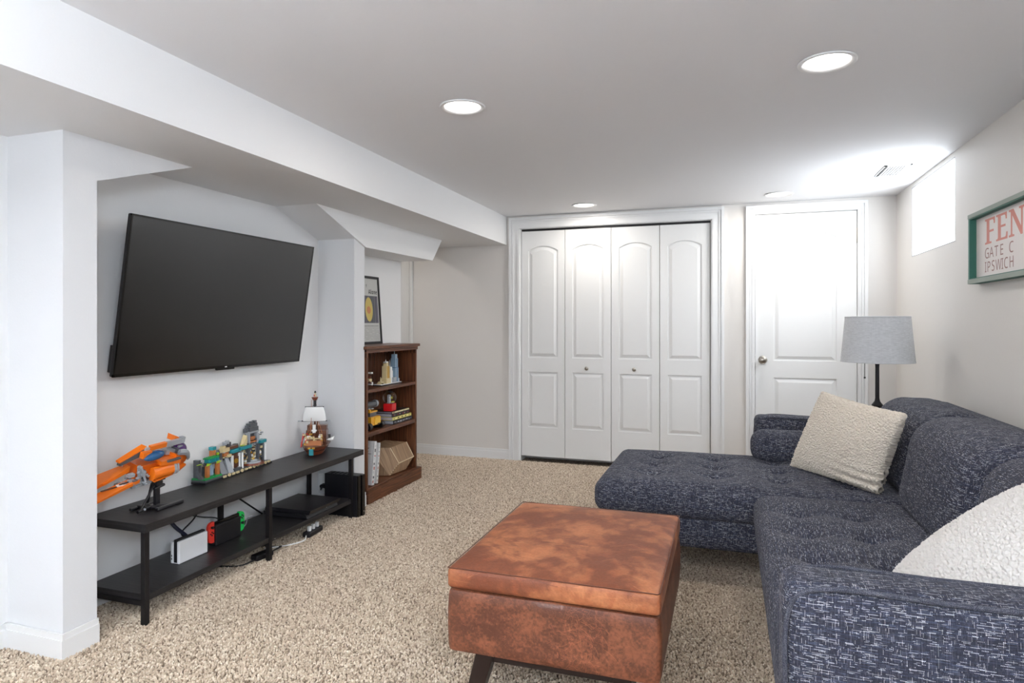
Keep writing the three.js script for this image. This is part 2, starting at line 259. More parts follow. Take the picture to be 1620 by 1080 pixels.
// moulded door leaf, origin at its lower left front corner
function panelPath(x0, x1, y0, y1, rise, inset) {
  x0 += inset; x1 -= inset; y0 += inset; y1 -= inset; const p = [[x0, y0], [x1, y0]];
  if (!rise) p.push([x1, y1], [x0, y1]);
  else { const w = x1 - x0, sh = y1 - rise, R = (w * w / 4 + rise * rise) / (2 * rise), a = Math.asin(w / 2 / R); for (let i = 0; i <= 18; i++) { const t = a - 2 * a * i / 18; p.push([(x0 + x1) / 2 + R * Math.sin(t), sh + R * Math.cos(t) - (R - rise)]); } }
  return p;
}
function doorLeaf(parent, w, h, panels, pos) {
  const leaf = mesh('door_leaf', [extr(poly([[0.002, 0.002], [w - 0.002, 0.002], [w - 0.002, h - 0.002], [0.002, h - 0.002]], panels.map((p) => panelPath(...p, -0.003))), 0.008, 0.002).translate(0, 0, -0.012), box(0, w, 0, h, -0.034, -0.011)], M.door, parent);
  leaf.position.set(...pos);
  for (const p of panels) mesh('door_panel', [extr(poly(panelPath(...p, 0.034)), 0.0005).translate(0, 0, -0.0025), bevelRing(panelPath(...p, 0.010), panelPath(...p, 0.034), -0.0105, -0.002)], M.door, leaf);
  return leaf;
}
function bevelRing(outer, inner, z0, z1) {               // sloped border between two outlines
  const pos = [], n = outer.length;
  for (let i = 0; i < n; i++) { const j = (i + 1) % n, a = [...outer[i], z0], b = [...outer[j], z0], c = [...inner[j], z1], d = [...inner[i], z1]; pos.push(...a, ...b, ...c, ...a, ...c, ...d); }
  const g = new THREE.BufferGeometry(); g.setAttribute('position', new THREE.BufferAttribute(new Float32Array(pos), 3)); g.setAttribute('uv', new THREE.BufferAttribute(new Float32Array(pos.length / 3 * 2), 2)); g.computeVertexNormals(); return g;
}
{ // four-leaf bifold closet door
  const d = structGroup('door_1'), xs = [-1.755, -1.353, -0.945, -0.536, -0.130];
  casing(d, -1.765, -0.118, 2.082, 0.098, ZB);
  mesh('jamb', [box(-1.785, -1.757, 0, 2.082, ZB - 0.15, ZB), box(-0.126, -0.1, 0, 2.082, ZB - 0.15, ZB), box(-1.77, -0.115, 2.078, 2.09, ZB - 0.15, ZB)], M.trim, d);
  mesh('track', box(-1.757, -0.126, 2.064, 2.078, ZB - 0.06, ZB - 0.03), M.blackMetal, d);
  for (let i = 0; i < 4; i++) {
    const w = xs[i + 1] - xs[i] - 0.004, leaf = doorLeaf(d, w, 2.012, [[0.066, w - 0.066, 0.885, 1.875, 0.042], [0.066, w - 0.066, 0.262, 0.752, 0]], [xs[i] + 0.002, 0.046, ZB - 0.012 + (i % 2 ? 0.002 : 0)]);
    if (i === 1 || i === 2) mesh('knob', lathe([[0.0001, 0], [0.009, 0], [0.008, 0.012], [0.015, 0.02], [0.017, 0.027], [0.012, 0.033], [0.0001, 0.035]], 24).rotateX(PI / 2).translate(w / 2 + (i === 1 ? -0.006 : -0.006), 0.796, -0.002), M.nickel, leaf);
  }
}
{ // single door
  const d = structGroup('door_2'); casing(d, 0.213, 0.949, 2.104, 0.068, ZB);
  mesh('jamb', [box(0.205, 0.214, 0, 2.106, ZB - 0.15, ZB), box(0.948, 0.957, 0, 2.106, ZB - 0.15, ZB), box(0.205, 0.957, 2.103, 2.112, ZB - 0.15, ZB)], M.trim, d);
  const leaf = doorLeaf(d, 0.729, 2.09, [[0.138, 0.588, 0.93, 1.95, 0.058], [0.138, 0.588, 0.24, 0.79, 0]], [0.2165, 0.010, ZB - 0.004]);
  mesh('door_knob', [lathe([[0.0001, 0], [0.033, 0], [0.031, 0.006], [0.012, 0.012], [0.011, 0.03], [0.024, 0.04], [0.029, 0.052], [0.024, 0.062], [0.0001, 0.066]], 32).rotateX(PI / 2).translate(0.055, 0.932, -0.002)], M.nickel, leaf);
  mesh('latch_plate', box(-0.002, 0.0005, 0.902, 0.962, -0.03, -0.004), M.nickel, leaf);
  for (const y of [0.25, 1.06, 1.898]) mesh('hinge', [cyl(0.006, 0.006, 0.1, 0.732, y, 0.004, 12), box(0.716, 0.73, y - 0.048, y + 0.048, -0.004, -0.0005), cyl(0.0075, 0.0075, 0.006, 0.732, y + 0.053, 0.004, 12), cyl(0.0075, 0.0075, 0.006, 0.732, y - 0.053, 0.004, 12)], M.nickel, leaf);
}
{ const d = structGroup('door_3'); casing(d, -3.66, -2.972, 2.06, 0.139, ZB); mesh('jamb', [box(-3.74, -3.655, 0, 2.06, ZB - 0.15, ZB), box(-2.97, -2.94, 0, 2.06, ZB - 0.15, ZB), box(-3.74, -2.94, 2.06, 2.07, ZB - 0.15, ZB)], M.trim, d);
  doorLeaf(d, 0.712, 2.04, [[0.13, 0.58, 0.93, 1.9, 0.05], [0.13, 0.58, 0.24, 0.79, 0]], [-3.653, 0.01, ZB - 0.02]); }
{ // high basement window
  const w = structGroup('window_1'), x = XR;
  mesh('window_frame', [box(x, x + 0.03, WY0, WY0 + 0.006, WZ0, WZ1), box(x, x + 0.03, WY1 - 0.006, WY1, WZ0, WZ1), box(x, x + 0.03, WY0 + 0.006, WY1 - 0.006, WZ0, WZ0 + 0.006), box(x, x + 0.03, WY0 + 0.006, WY1 - 0.006, WZ1 - 0.006, WZ1)], std(0xa9abad, 0.5), w);
  mesh('window_pane', box(x + 0.012, x + 0.02, WY0 + 0.006, WY1 - 0.006, WZ0 + 0.006, WZ1 - 0.006), M.pane, w);
}
{ // unseen second high window behind the camera, placed to light beam and left wall
  const w = structGroup('unseen_window_3'), x = XR, a = 0.3, b = 1.5;
  mesh('window_frame', [box(x, x + 0.03, WY0, WY0 + 0.006, a, b), box(x, x + 0.03, WY1 - 0.006, WY1, a, b), box(x, x + 0.03, WY0 + 0.006, WY1 - 0.006, a, a + 0.006), box(x, x + 0.03, WY0 + 0.006, WY1 - 0.006, b - 0.006, b)], std(0xa9abad, 0.5), w);
  mesh('window_pane', box(x + 0.012, x + 0.02, WY0 + 0.006, WY1 - 0.006, a + 0.006, b - 0.006), M.pane, w);
}
{ // unseen glazed door behind the camera, gives cool light to faces toward it
  const w = structGroup('unseen_window_2'), z = ZF + 0.03;
  mesh('window_frame', [box(-1, -0.93, 0, 2.05, z, z + 0.06), box(0.73, 0.8, 0, 2.05, z, z + 0.06), box(-0.13, -0.07, 0, 2.05, z, z + 0.06), box(-1, 0.8, 1.98, 2.05, z, z + 0.06), box(-1, 0.8, 0, 0.08, z, z + 0.06)], M.trim, w);
  for (const [a, b] of [[-0.93, -0.13], [-0.07, 0.73]]) mesh('window_pane', box(a, b, 0.08, 1.98, z + 0.026, z + 0.034), glow(REAR_COLOUR, 0.8), w);
}
// ceiling lamps
lampSpots.forEach(([x, z], i) => {
  const names = ['recessed ceiling lamp nearest the boxed beam, in the middle of the ceiling', 'largest recessed ceiling lamp, toward the right wall and nearest the camera', 'small recessed ceiling lamp in front of the four-leaf closet doors', 'small recessed ceiling lamp in front of the single white door'];
  const t = thing('ceiling_lamp', names[i] || (i === 8 ? 'unseen recessed ceiling lamp in the side hall, placed to light the far door casing' : ['left', 'right'][i % 2] + ' recessed ceiling lamp ' + (i < 6 ? 'overhead, nearer' : 'at the back, farther') + ' behind the camera, out of the picture'), 'ceiling light', [x, YC, z], 0, 'recessed ceiling lamps');
  mesh('trim_ring', lathe([[0.078, 0.03], [0.078, 0.002], [0.081, -0.003], [0.088, -0.007], [0.098, -0.0075], [0.101, -0.004], [0.101, 0], [0.083, 0.0]], 48), M.trim, t);
  mesh('lens', lathe([[0.0001, 0.003], [0.05, 0.0035], [0.0775, 0.006], [0.0775, 0.012], [0.0001, 0.012]], 40), M.lens, t);
  mesh('can', [lathe([[0.082, 0], [0.082, 0.1], [0.0001, 0.1]], 32)], M.blackMetal, t);
  areaLight(0.14, 0.14, LAMP_NITS, LAMP_COLOUR, [x, YC - 0.012, z], [x, 0, z]);
});
{ // unseen uplighter behind the camera, stands in for flash bounced off the ceiling
  const t = thing('unseen_uplighter', 'unseen black floor uplighter with a white bowl behind the camera, standing in for bounced flash', 'lamp', [-1.05, 0, 0.75]);
  mesh('base', lathe([[0.0001, 0], [0.15, 0], [0.15, 0.015], [0.02, 0.03], [0.0001, 0.03]], 36), M.blackMetal, t); mesh('pole', cyl(0.012, 0.012, 1.55, 0, 0.8, 0, 16), M.blackMetal, t);
  mesh('bowl', lathe([[0.0001, 1.56], [0.08, 1.57], [0.17, 1.62], [0.22, 1.69], [0.216, 1.69], [0.165, 1.627], [0.075, 1.577], [0.0001, 1.567]], 48), M.trim, t);
  mesh('diffuser', lathe([[0.0001, 1.672], [0.19, 1.672], [0.19, 1.664], [0.0001, 1.664]], 40), glow(BOUNCE_COLOUR, 3), t);
  areaLight(0.3, 0.3, BOUNCE_NITS, BOUNCE_COLOUR, [-1.05, 1.682, 0.75], [-1.05, 3, 0.75001]);
}
{ // ceiling register near the window
  const t = thing('ceiling_vent', 'white slotted air register in the ceiling beside the bright window', 'vent', [0.99, YC, -4.6]);
  mesh('vent_frame', [box(-0.075, 0.075, -0.006, 0, -0.15, -0.135), box(-0.075, 0.075, -0.006, 0, 0.135, 0.15), box(-0.075, -0.06, -0.006, 0, -0.15, 0.15), box(0.06, 0.075, -0.006, 0, -0.15, 0.15)], M.trim, t);
  for (let i = 0; i < 7; i++) mesh('slat', bx(0.014, 0.002, 0.27, 0, 0, 0).rotateZ(0.5).translate(-0.048 + i * 0.016, -0.004, 0), M.trim, t);
  mesh('damper_lever', box(-0.068, -0.062, -0.009, -0.005, -0.13, 0.13), M.black, t);
}
{ // carpet pile
  const R = rng(404), pts = [], step = 0.0082;
  for (let z = -5.5; z < -1.3; z += step) for (let x = z < -4.6 ? -2.95 : -2.59; x < 1.2; x += step) {
    if (x < -2.31 && z > -1.857 && z < -1.722) continue; if (x > 0.16 && z > -2.9) continue;
    pts.push(x + (R() - 0.5) * step, z + (R() - 0.5) * step);
  }
  const n = pts.length / 2, g = new THREE.IcosahedronGeometry(1, 0).scale(0.0040, 0.0062, 0.0040), im = new THREE.InstancedMesh(g, M.pile, n), o = new THREE.Object3D(), c = new THREE.Color();
  const pal = [[0.60, 0.485, 0.37], [0.50, 0.40, 0.30], [0.69, 0.58, 0.455], [0.31, 0.235, 0.17], [0.80, 0.70, 0.57]];
  for (let i = 0; i < n; i++) {
    o.position.set(pts[2 * i], 0.001 + R() * 0.0035, pts[2 * i + 1]); o.rotation.set((R() - 0.5) * 1.5, R() * 6.3, (R() - 0.5) * 1.5); o.scale.setScalar(0.8 + R() * 0.5); o.updateMatrix(); im.setMatrixAt(i, o.matrix);
    const q = R(), p = pal[q < 0.34 ? 0 : q < 0.56 ? 1 : q < 0.78 ? 2 : q < 0.9 ? 3 : 4]; im.setColorAt(i, c.setRGB(...p));
  }
  im.name = 'carpet_pile'; im.userData = { kind: 'stuff', label: 'short flecked beige loop pile of the carpet', category: 'carpet' }; im.castShadow = im.receiveShadow = true; scene.add(im);
}

// ------------------------------------------------------------------ sectional sofa
{
  const t = thing('sectional_sofa', 'navy tweed sectional sofa with a tufted chaise, along the right wall', 'sofa');
  const tuft = (pts, cx, cz, top, A = 0.036) => (v, c, s) => {
    const X = v.x + cx, Z = v.z + cz; let q = 0;
    if (v.y > 0.0) { for (const [x, z] of pts) { const r2 = (X - x) ** 2 + (Z - z) ** 2; q += A * 0.62 * Math.exp(-r2 / 0.0075) + A * 0.62 * Math.exp(-r2 / 0.0007); const dz = Math.abs(Z - z), dx = Math.abs(X - x); if (dx < 0.16) q += A * 0.28 * Math.exp(-dz * dz / 0.0005) * (1 - dx / 0.16); if (dz < 0.16) q += A * 0.16 * Math.exp(-dx * dx / 0.0005) * (1 - dz / 0.16); } v.y -= q * Math.min(1, v.y / 0.04); }
    else v.y *= 1;
  };
  const soft = (name, w, h, d, r, step, at, deform, turn) => mesh(name, softBox(w, h, d, r, step, deform, turn).translate(...at), M.tweed, t);
  const grid = (xs, zs) => xs.flatMap((x) => zs.map((z) => [x, z]));
  // chaise cushion and frame
  const ct = grid([-0.36, -0.06, 0.24, 0.54], [-3.335, -3.54, -3.75]);
  soft('chaise_cushion', 1.44, 0.165, 0.86, 0.062, 0.014, [0.10, 0.392, -3.525], (v, c, s) => { tuft(ct, 0.10, -3.525)(v, c, s); const e = Math.max(0, 1 - ((v.x / 0.72) ** 4)) * Math.max(0, 1 - ((v.z / 0.43) ** 4)); if (v.y > 0) v.y += 0.02 * e; });
  soft('chaise_frame', 1.36, 0.165, 0.82, 0.03, 0.03, [0.16, 0.2575, -3.535], (v) => { if (v.y < 0) { v.x += 0.0; v.z *= 1 + 0.1 * v.y; } });
  // long seat cushion and frame
  const st = grid([0.27, 0.47], [-1.74, -2.0, -2.26, -2.52, -2.78]);
  soft('seat_cushion', 0.78, 0.17, 1.57, 0.06, 0.014, [0.50, 0.395, -2.283], (v, c, s) => { tuft(st, 0.50, -2.283, 0, 0.034)(v, c, s); const e = Math.max(0, 1 - ((v.x / 0.39) ** 4)) * Math.max(0, 1 - ((v.z / 0.78) ** 6)); if (v.y > 0) v.y += 0.018 * e; }, true);
  soft('seat_frame', 0.92, 0.16, 1.60, 0.03, 0.03, [0.60, 0.2575, -2.29]);
  // back rest along the wall
  soft('back_rest', 0.17, 0.635, 2.66, 0.07, 0.025, [1.08, 0.4975, -2.74]);
  // loose back cushions
  const back = (cz, d, seed, y = 0.645, lean = 0.16, h = 0.42, x = 0.845) => soft('back_cushion', 0.25, h, d, 0.08, 0.014, [x, y, cz], (v) => {
    const e = Math.max(0, 1 - (2 * v.z / d) ** 4) * Math.max(0, 1 - (2 * v.y / h) ** 4); v.x += (v.x < 0 ? -0.045 : 0.02) * e;
    v.y += (v.y > 0 ? 0.022 : 0) * Math.max(0, 1 - (2 * v.z / d) ** 2);
    v.x += 0.010 * (fbm(v.y * 6 + 20, v.z * 5 + 20 + seed, 999, 999, seed, 3) - 0.5) * (1 + 4 * Math.max(0, v.y / h)); v.y += 0.022 * (fbm(v.z * 7 + 40, v.x * 6 + 30, 999, 999, seed + 3, 2) - 0.5);
    v.x += lean * v.y;
  });
  back(-3.51, 0.78, 11, 0.645, 0.16, 0.39, 0.885); back(-2.725, 0.77, 12, 0.65, 0.2, 0.395); back(-1.935, 0.78, 13, 0.645, 0.2, 0.39);
  // arms with piping
  const arm = (cz, x0, x1, h) => {
    const w = x1 - x0, d = 0.136, cx = (x0 + x1) / 2, cy = 0.185 + h / 2;
    const a = soft('arm', w, h, d, 0.035, 0.016, [cx, cy, cz], (v) => { const e = Math.max(0, 1 - (2 * v.x / w) ** 4) * Math.max(0, 1 - (2 * v.y / h) ** 4); v.z += Math.sign(v.z) * 0.016 * e; });
    for (const s of [-1, 1]) {
      const z = cz + s * (d / 2 - 0.006), X0 = x0 + 0.008, X1 = x1 - 0.01, Y = 0.185 + h - 0.008, q = 0.06;
      mesh('piping', tube([[X0, 0.2, z], [X0, 0.4, z], [X0, Y - q, z], [X0 + q * 0.3, Y - q * 0.3, z], [X0 + q, Y, z], [X0 + 0.3, Y, z], [X1 - 0.2, Y, z], [X1, Y, z]], 0.0055, 90, 8), M.tweed, a);
    }
  };
  arm(-4.02, 0.15, 1.10, 0.515); arm(-1.445, 0.105, 1.10, 0.535);
  for (const [x, z] of [[-0.42, -3.2], [-0.42, -3.87], [0.2, -1.55], [0.2, -2.75], [1.0, -1.55], [1.0, -3.95]]) mesh('leg', cyl(0.016, 0.024, 0.185, x, 0.0925, z, 16), M.espresso, t);
}
{ const b = mesh('bolster_cushion', softBox(0.66, 0.185, 0.17, 0.075, 0.014, (v) => { const e = Math.max(0, 1 - (v.x / 0.33) ** 4); v.z *= 0.9 + 0.14 * e; v.y += 0.006 * (fbm(v.x * 9 + 9, v.z * 9 + 9, 999, 999, 4, 2) - 0.5); }).translate(0.455, 0.55, -3.862), M.tweed); tag(b, 'navy tweed bolster lying on the chaise against the far arm', 'cushion'); }
// sherpa pillows: corners BL, BR, TL, TR; two puffed skins covered in curls
function pillow(name, corners, thick, n, cell, amp, mat, label, pinch, sag) {
  const [bl, br, tl, tr] = corners.map((c) => V(...c)), nrm = br.clone().sub(bl).cross(tl.clone().sub(bl)).normalize(), ctr = bl.clone().add(br).add(tl).add(tr).multiplyScalar(0.25);
  const pos = [], uv = [], idx = [];
  for (const s of [1, -1]) {
    const base = pos.length / 3;
    for (let j = 0; j <= n; j++) for (let i = 0; i <= n; i++) {
      const u = i / n, v = j / n, a = bl.clone().lerp(br, u), b = tl.clone().lerp(tr, u), p = a.lerp(b, v), U = 2 * u - 1, W = 2 * v - 1;
      const k = pinch * ((1 - U * U) * W ** 6 + (1 - W * W) * U ** 6); p.lerp(ctr, k);
      const e = Math.pow(Math.max(0, (1 - U * U) * (1 - W * W)), 0.42); p.addScaledVector(nrm, s * thick * e);
      if (sag) sag(p, u, v, s, nrm);
      pos.push(p.x, p.y, p.z); uv.push(u * 0.5, v * 0.5);
    }
    for (let j = 0; j < n; j++) for (let i = 0; i < n; i++) { const k = base + j * (n + 1) + i, l = k + n + 1; if (s > 0) idx.push(k, k + 1, l, k + 1, l + 1, l); else idx.push(k, l, k + 1, k + 1, l, l + 1); }
  }
  const g = new THREE.BufferGeometry(); g.setAttribute('position', new THREE.BufferAttribute(new Float32Array(pos), 3)); g.setAttribute('uv', new THREE.BufferAttribute(new Float32Array(uv), 2)); g.setIndex(idx); weldNormals(g);
  const p = g.attributes.position, q = g.attributes.normal;
  for (let i = 0; i < p.count; i++) { const x = p.getX(i), y = p.getY(i), z = p.getZ(i), h = amp * (curls(x / cell, y / cell, z / cell) + 0.35 * curls(x / cell * 1.9 + 7, y / cell * 1.9, z / cell * 1.9)); p.setXYZ(i, x + q.getX(i) * h, y + q.getY(i) * h, z + q.getZ(i) * h); }
  weldNormals(g); const m = mesh(name, g, mat); tag(m, label, 'pillow', 'sherpa throw pillows'); return m;
}
pillow('throw_pillow', [[0.32, 0.49, -3.66], [0.63, 0.485, -3.19], [0.455, 0.885, -3.55], [0.715, 0.845, -3.11]], 0.07, 280, 0.0115, 0.0075, M.sherpa, 'cream sherpa throw pillow leaning on the chaise bolster', 0.05, (p, u, v, s, n) => { const c = Math.max(0, 1 - v / 0.35) * ss(0.35, 0.9, u); p.addScaledVector(n, s * 0.012 * c * Math.sin(v * 60 + u * 5)); });
pillow('throw_pillow', [[0.45, 0.50, -2.08], [0.43, 0.50, -1.60], [0.80, 0.825, -2.02], [0.82, 0.83, -1.56]], 0.085, 340, 0.0120, 0.0085, M.sherpaWhite, 'white sherpa throw pillow behind the near sofa arm', -0.04);

// ------------------------------------------------------------------ ottoman
{
  const t = thing('storage_ottoman', 'distressed brown leather storage ottoman with dark splayed legs on the carpet', 'ottoman', [-0.51, 0, -2.27]), W = 0.665, D = 0.80;
  mesh('body', softBox(W - 0.004, 0.198, D - 0.008, 0.014, 0.02, (v, c) => { if (c !== 1) { v.x *= 1 + 0.012 * Math.cos(v.y * 17); } }).translate(0, 0.2925, 0), M.leatherSide, t);
  const lid = mesh('lid', softBox(W, 0.066, D, 0.016, 0.013, (v) => { if (v.y > 0) { const e = Math.max(0, 1 - (2 * v.x / W) ** 6) * Math.max(0, 1 - (2 * v.z / D) ** 6); v.y += 0.017 * e + 0.004 * (fbm(v.x * 9 + 20, v.z * 9 + 20, 999, 999, 8, 3) - 0.5); } }).translate(0, 0.426, 0), M.leatherLid, t);
  const q = W / 2 - 0.004, r = D / 2 - 0.004;
  mesh('seam', tube([[-q, 0.459, r], [q, 0.459, r], [q, 0.459, -r], [-q, 0.459, -r], [-q, 0.459, r]].flatMap((p, i, a) => i < 4 ? [p, ...[0.02, 0.25, 0.5, 0.75, 0.98].map((k) => p.map((x, j) => x + (a[i + 1][j] - x) * k))] : [p]), 0.0018, 200, 6), M.leatherSide, lid);
  for (const sx of [-1, 1]) for (const sz of [-1, 1]) mesh('leg', (sx > 0 ? flipX : clean)(extr(poly([[-0.03, 0], [0.012, 0], [0.03, 0.198], [-0.024, 0.198]].map(([x, y]) => [x + (y < 0.1 ? -0.045 : 0.0), y])), 0.05, 0.003)).translate(sx * (W / 2 - 0.118), 0, sz * (D / 2 - 0.055) - 0.025), M.espresso, t);
  each('rail', [bx(W - 0.2, 0.03, 0.035, 0, 0.181, D / 2 - 0.055), bx(W - 0.2, 0.03, 0.035, 0, 0.181, -D / 2 + 0.055)], M.espresso, t);
}

// ------------------------------------------------------------------ floor lamp
{
  const t = thing('floor_lamp', 'bronze turned floor lamp with a grey linen drum shade behind the sofa', 'lamp', [0.873, 0, -4.45]);
  mesh('base', lathe([[0.0001, 0], [0.14, 0], [0.14, 0.012], [0.12, 0.022], [0.04, 0.04], [0.02, 0.08], [0.0001, 0.08]], 40), M.blackMetal, t);
  mesh('pole', lathe([[0.012, 0.05], [0.013, 0.6], [0.014, 0.672], [0.02, 0.68], [0.015, 0.688], [0.014, 0.706], [0.022, 0.716], [0.031, 0.728], [0.031, 0.736], [0.022, 0.748], [0.015, 0.758], [0.012, 0.775], [0.011, 0.96], [0.013, 0.99], [0.018, 0.998], [0.018, 1.02], [0.008, 1.03], [0.006, 1.24]], 28), M.blackMetal, t);
  mesh('shade', lathe([[0.202, 0.998], [0.177, 1.272], [0.174, 1.272], [0.199, 0.998], [0.202, 0.998]], 64), M.linen, t);
  mesh('shade_ring', [new THREE.TorusGeometry(0.176, 0.003, 8, 64).rotateX(PI / 2).translate(0, 1.272, 0), new THREE.TorusGeometry(0.2008, 0.003, 8, 64).rotateX(PI / 2).translate(0, 0.998, 0), rod([-0.174, 1.25, 0], [0.174, 1.25, 0], 0.002), rod([0, 1.25, -0.174], [0, 1.25, 0.174], 0.002)], M.linen, t);
  mesh('bulb', new THREE.SphereGeometry(0.03, 20, 14).translate(0, 1.10, 0), M.trim, t);
  mesh('pull_chain', [rod([-0.072, 1.08, 0.02], [-0.072, 0.905, 0.02], 0.0018), new THREE.SphereGeometry(0.006, 12, 8).translate(-0.072, 0.9, 0.02)], M.blackMetal, t);
}

// ------------------------------------------------------------------ sign on the right wall
{
  const z0 = -3.83, z1 = -2.58, y0 = 1.43, y1 = 1.778, t = thing('wall_sign', 'framed stadium gate sign with red serif letters on the right wall', 'sign', [XR, y0, (z0 + z1) / 2], -PI / 2), w = z1 - z0, h = y1 - y0;   // local x runs toward the camera
  const green = std(0x2f6a5c, 0.6), edge = std(0x9aa39a, 0.7);
  const fr = (x0, x1, a, b) => mesh('frame_rail', box(x0, x1, a, b, 0, 0.05), green, t);
  fr(-w / 2, w / 2, 0, 0.026); fr(-w / 2, w / 2, h - 0.026, h); fr(-w / 2, -w / 2 + 0.02, 0.026, h - 0.026); fr(w / 2 - 0.02, w / 2, 0.026, h - 0.026);
  mesh('frame_edge', [box(-w / 2, w / 2, 0, 0.022, 0.05, 0.053), box(-w / 2, w / 2, h - 0.02, h, 0.05, 0.053)], edge, t, 'worn pale front edge');
  const art = canvasTex(2048, 640, (g, W, H) => {
    g.fillStyle = '#e6dedb'; g.fillRect(0, 0, W, H); g.textBaseline = 'alphabetic'; const px = W / (w - 0.04);
    const fit = (s, x, base, width, height, font, col) => { g.save(); g.font = font; g.fillStyle = col; const m = g.measureText(s), cap = g.measureText('H').actualBoundingBoxAscent; g.translate(x, base); g.scale(width / m.width, height / cap); g.fillText(s, 0, 0); g.restore(); };
    fit('FENWAY', 0.108 * px, 0.47 * H, 1.0 * px, 0.41 * H, 'bold 200px serif', '#cf7d70');
    g.font = '200px sans-serif'; g.fillStyle = '#8d5f58'; const cap = g.measureText('H').actualBoundingBoxAscent, pw = g.measureText('P').width;
    const spaced = (s, at, base, wide, height) => [...s].forEach((ch, i) => { g.save(); g.translate((0.108 + at[i]) * px, base); g.scale(wide * px / pw, height / cap); g.fillText(ch, 0, 0); g.restore(); });
    spaced('GATEC', [0, 0.06, 0.122, 0.182, 0.283], 0.70 * H, 0.05, 0.165 * H); spaced('IPSWICH', [0, 0.03, 0.085, 0.133, 0.20, 0.228, 0.285], 0.92 * H, 0.046, 0.165 * H);
  });
  const face = new THREE.PlaneGeometry(w - 0.04, h - 0.052).translate(0, h / 2, 0.021);
  mesh('sign_board', box(-w / 2 + 0.01, w / 2 - 0.01, 0.02, h - 0.02, 0.008, 0.02), std(0xe6dedb, 0.6), t);
  mesh('sign_print', face, std(0xffffff, 0.55, { map: art }), t);
}

// ------------------------------------------------------------------ television
{
  const W = 1.285, H = 0.715, t = thing('television', 'large black flat television tilted down on the left wall above the console table', 'television', [XL, 1.35, -2.745], PI / 2);
  const p = new THREE.Group(); p.name = 'display'; p.position.set(0, 0, 0.128); p.rotation.x = 0.155; t.add(p);
  mesh('housing', [rb(W, H, 0.018, 0, 0, -0.012, 0.006), rb(W * 0.62, H * 0.6, 0.03, 0, -0.1, -0.034, 0.01), bx(0.018, 0.12, 0.03, -W / 2 + 0.02, -H / 2 + 0.075, -0.03)], M.black, p);
  mesh('bezel', [box(-W / 2, W / 2, -H / 2, -H / 2 + 0.012, -0.004, 0.002), box(-W / 2, W / 2, H / 2 - 0.008, H / 2, -0.004, 0.002), box(-W / 2, -W / 2 + 0.008, -H / 2, H / 2, -0.004, 0.002), box(W / 2 - 0.008, W / 2, -H / 2, H / 2, -0.004, 0.002), rb(0.13, 0.012, 0.012, 0.02, -H / 2 - 0.004, 0.0, 0.003)], M.blackGloss, p);
  mesh('screen', box(-W / 2 + 0.006, W / 2 - 0.006, -H / 2 + 0.01, H / 2 - 0.006, -0.004, 0.0005), std(0x060607, 0.24, { ior: 1.7 }), p);
  mesh('maker_mark', box(0.016, 0.030, -H / 2 + 0.0035, -H / 2 + 0.0085, 0.002, 0.0026), L.white, p);
  mesh('wall_mount', [box(-0.25, 0.25, -0.12, 0.12, 0, 0.02), bx(0.05, 0.06, 0.09, -0.15, 0, 0.05), bx(0.05, 0.06, 0.09, 0.15, 0, 0.05)], M.blackMetal, t);
}

// ------------------------------------------------------------------ console table
const TT = 0.414, ST = 0.125;                             // heights of its two boards
{
  const t = thing('console_table', 'low black wooden console table with metal legs under the television', 'table'), x0 = -2.575, x1 = -2.24, z0 = -3.672, z1 = -2.012;
  mesh('table_top', rb(x1 - x0, 0.034, z1 - z0, (x0 + x1) / 2, TT - 0.017, (z0 + z1) / 2, 0.002), M.tableWood, t);
  mesh('lower_shelf', rb(x1 - x0 - 0.008, 0.026, 1.53, (x0 + x1) / 2, ST - 0.013, -2.785, 0.002), M.tableWood, t);
  for (const z of [-2.022, -2.772, -3.54]) { for (const x of [x1 - 0.012, x0 + 0.012]) mesh('leg', bx(0.022, TT - 0.034, 0.022, x, (TT - 0.034) / 2, z), M.blackMetal, t); mesh('cross_bar', bx(x1 - x0 - 0.02, 0.02, 0.018, (x0 + x1) / 2, ST - 0.034, z), M.blackMetal, t); }
  mesh('back_brace', [rod([x0 + 0.01, TT - 0.05, -2.772], [x0 + 0.01, ST, -3.1], 0.005)], M.blackMetal, t);
}

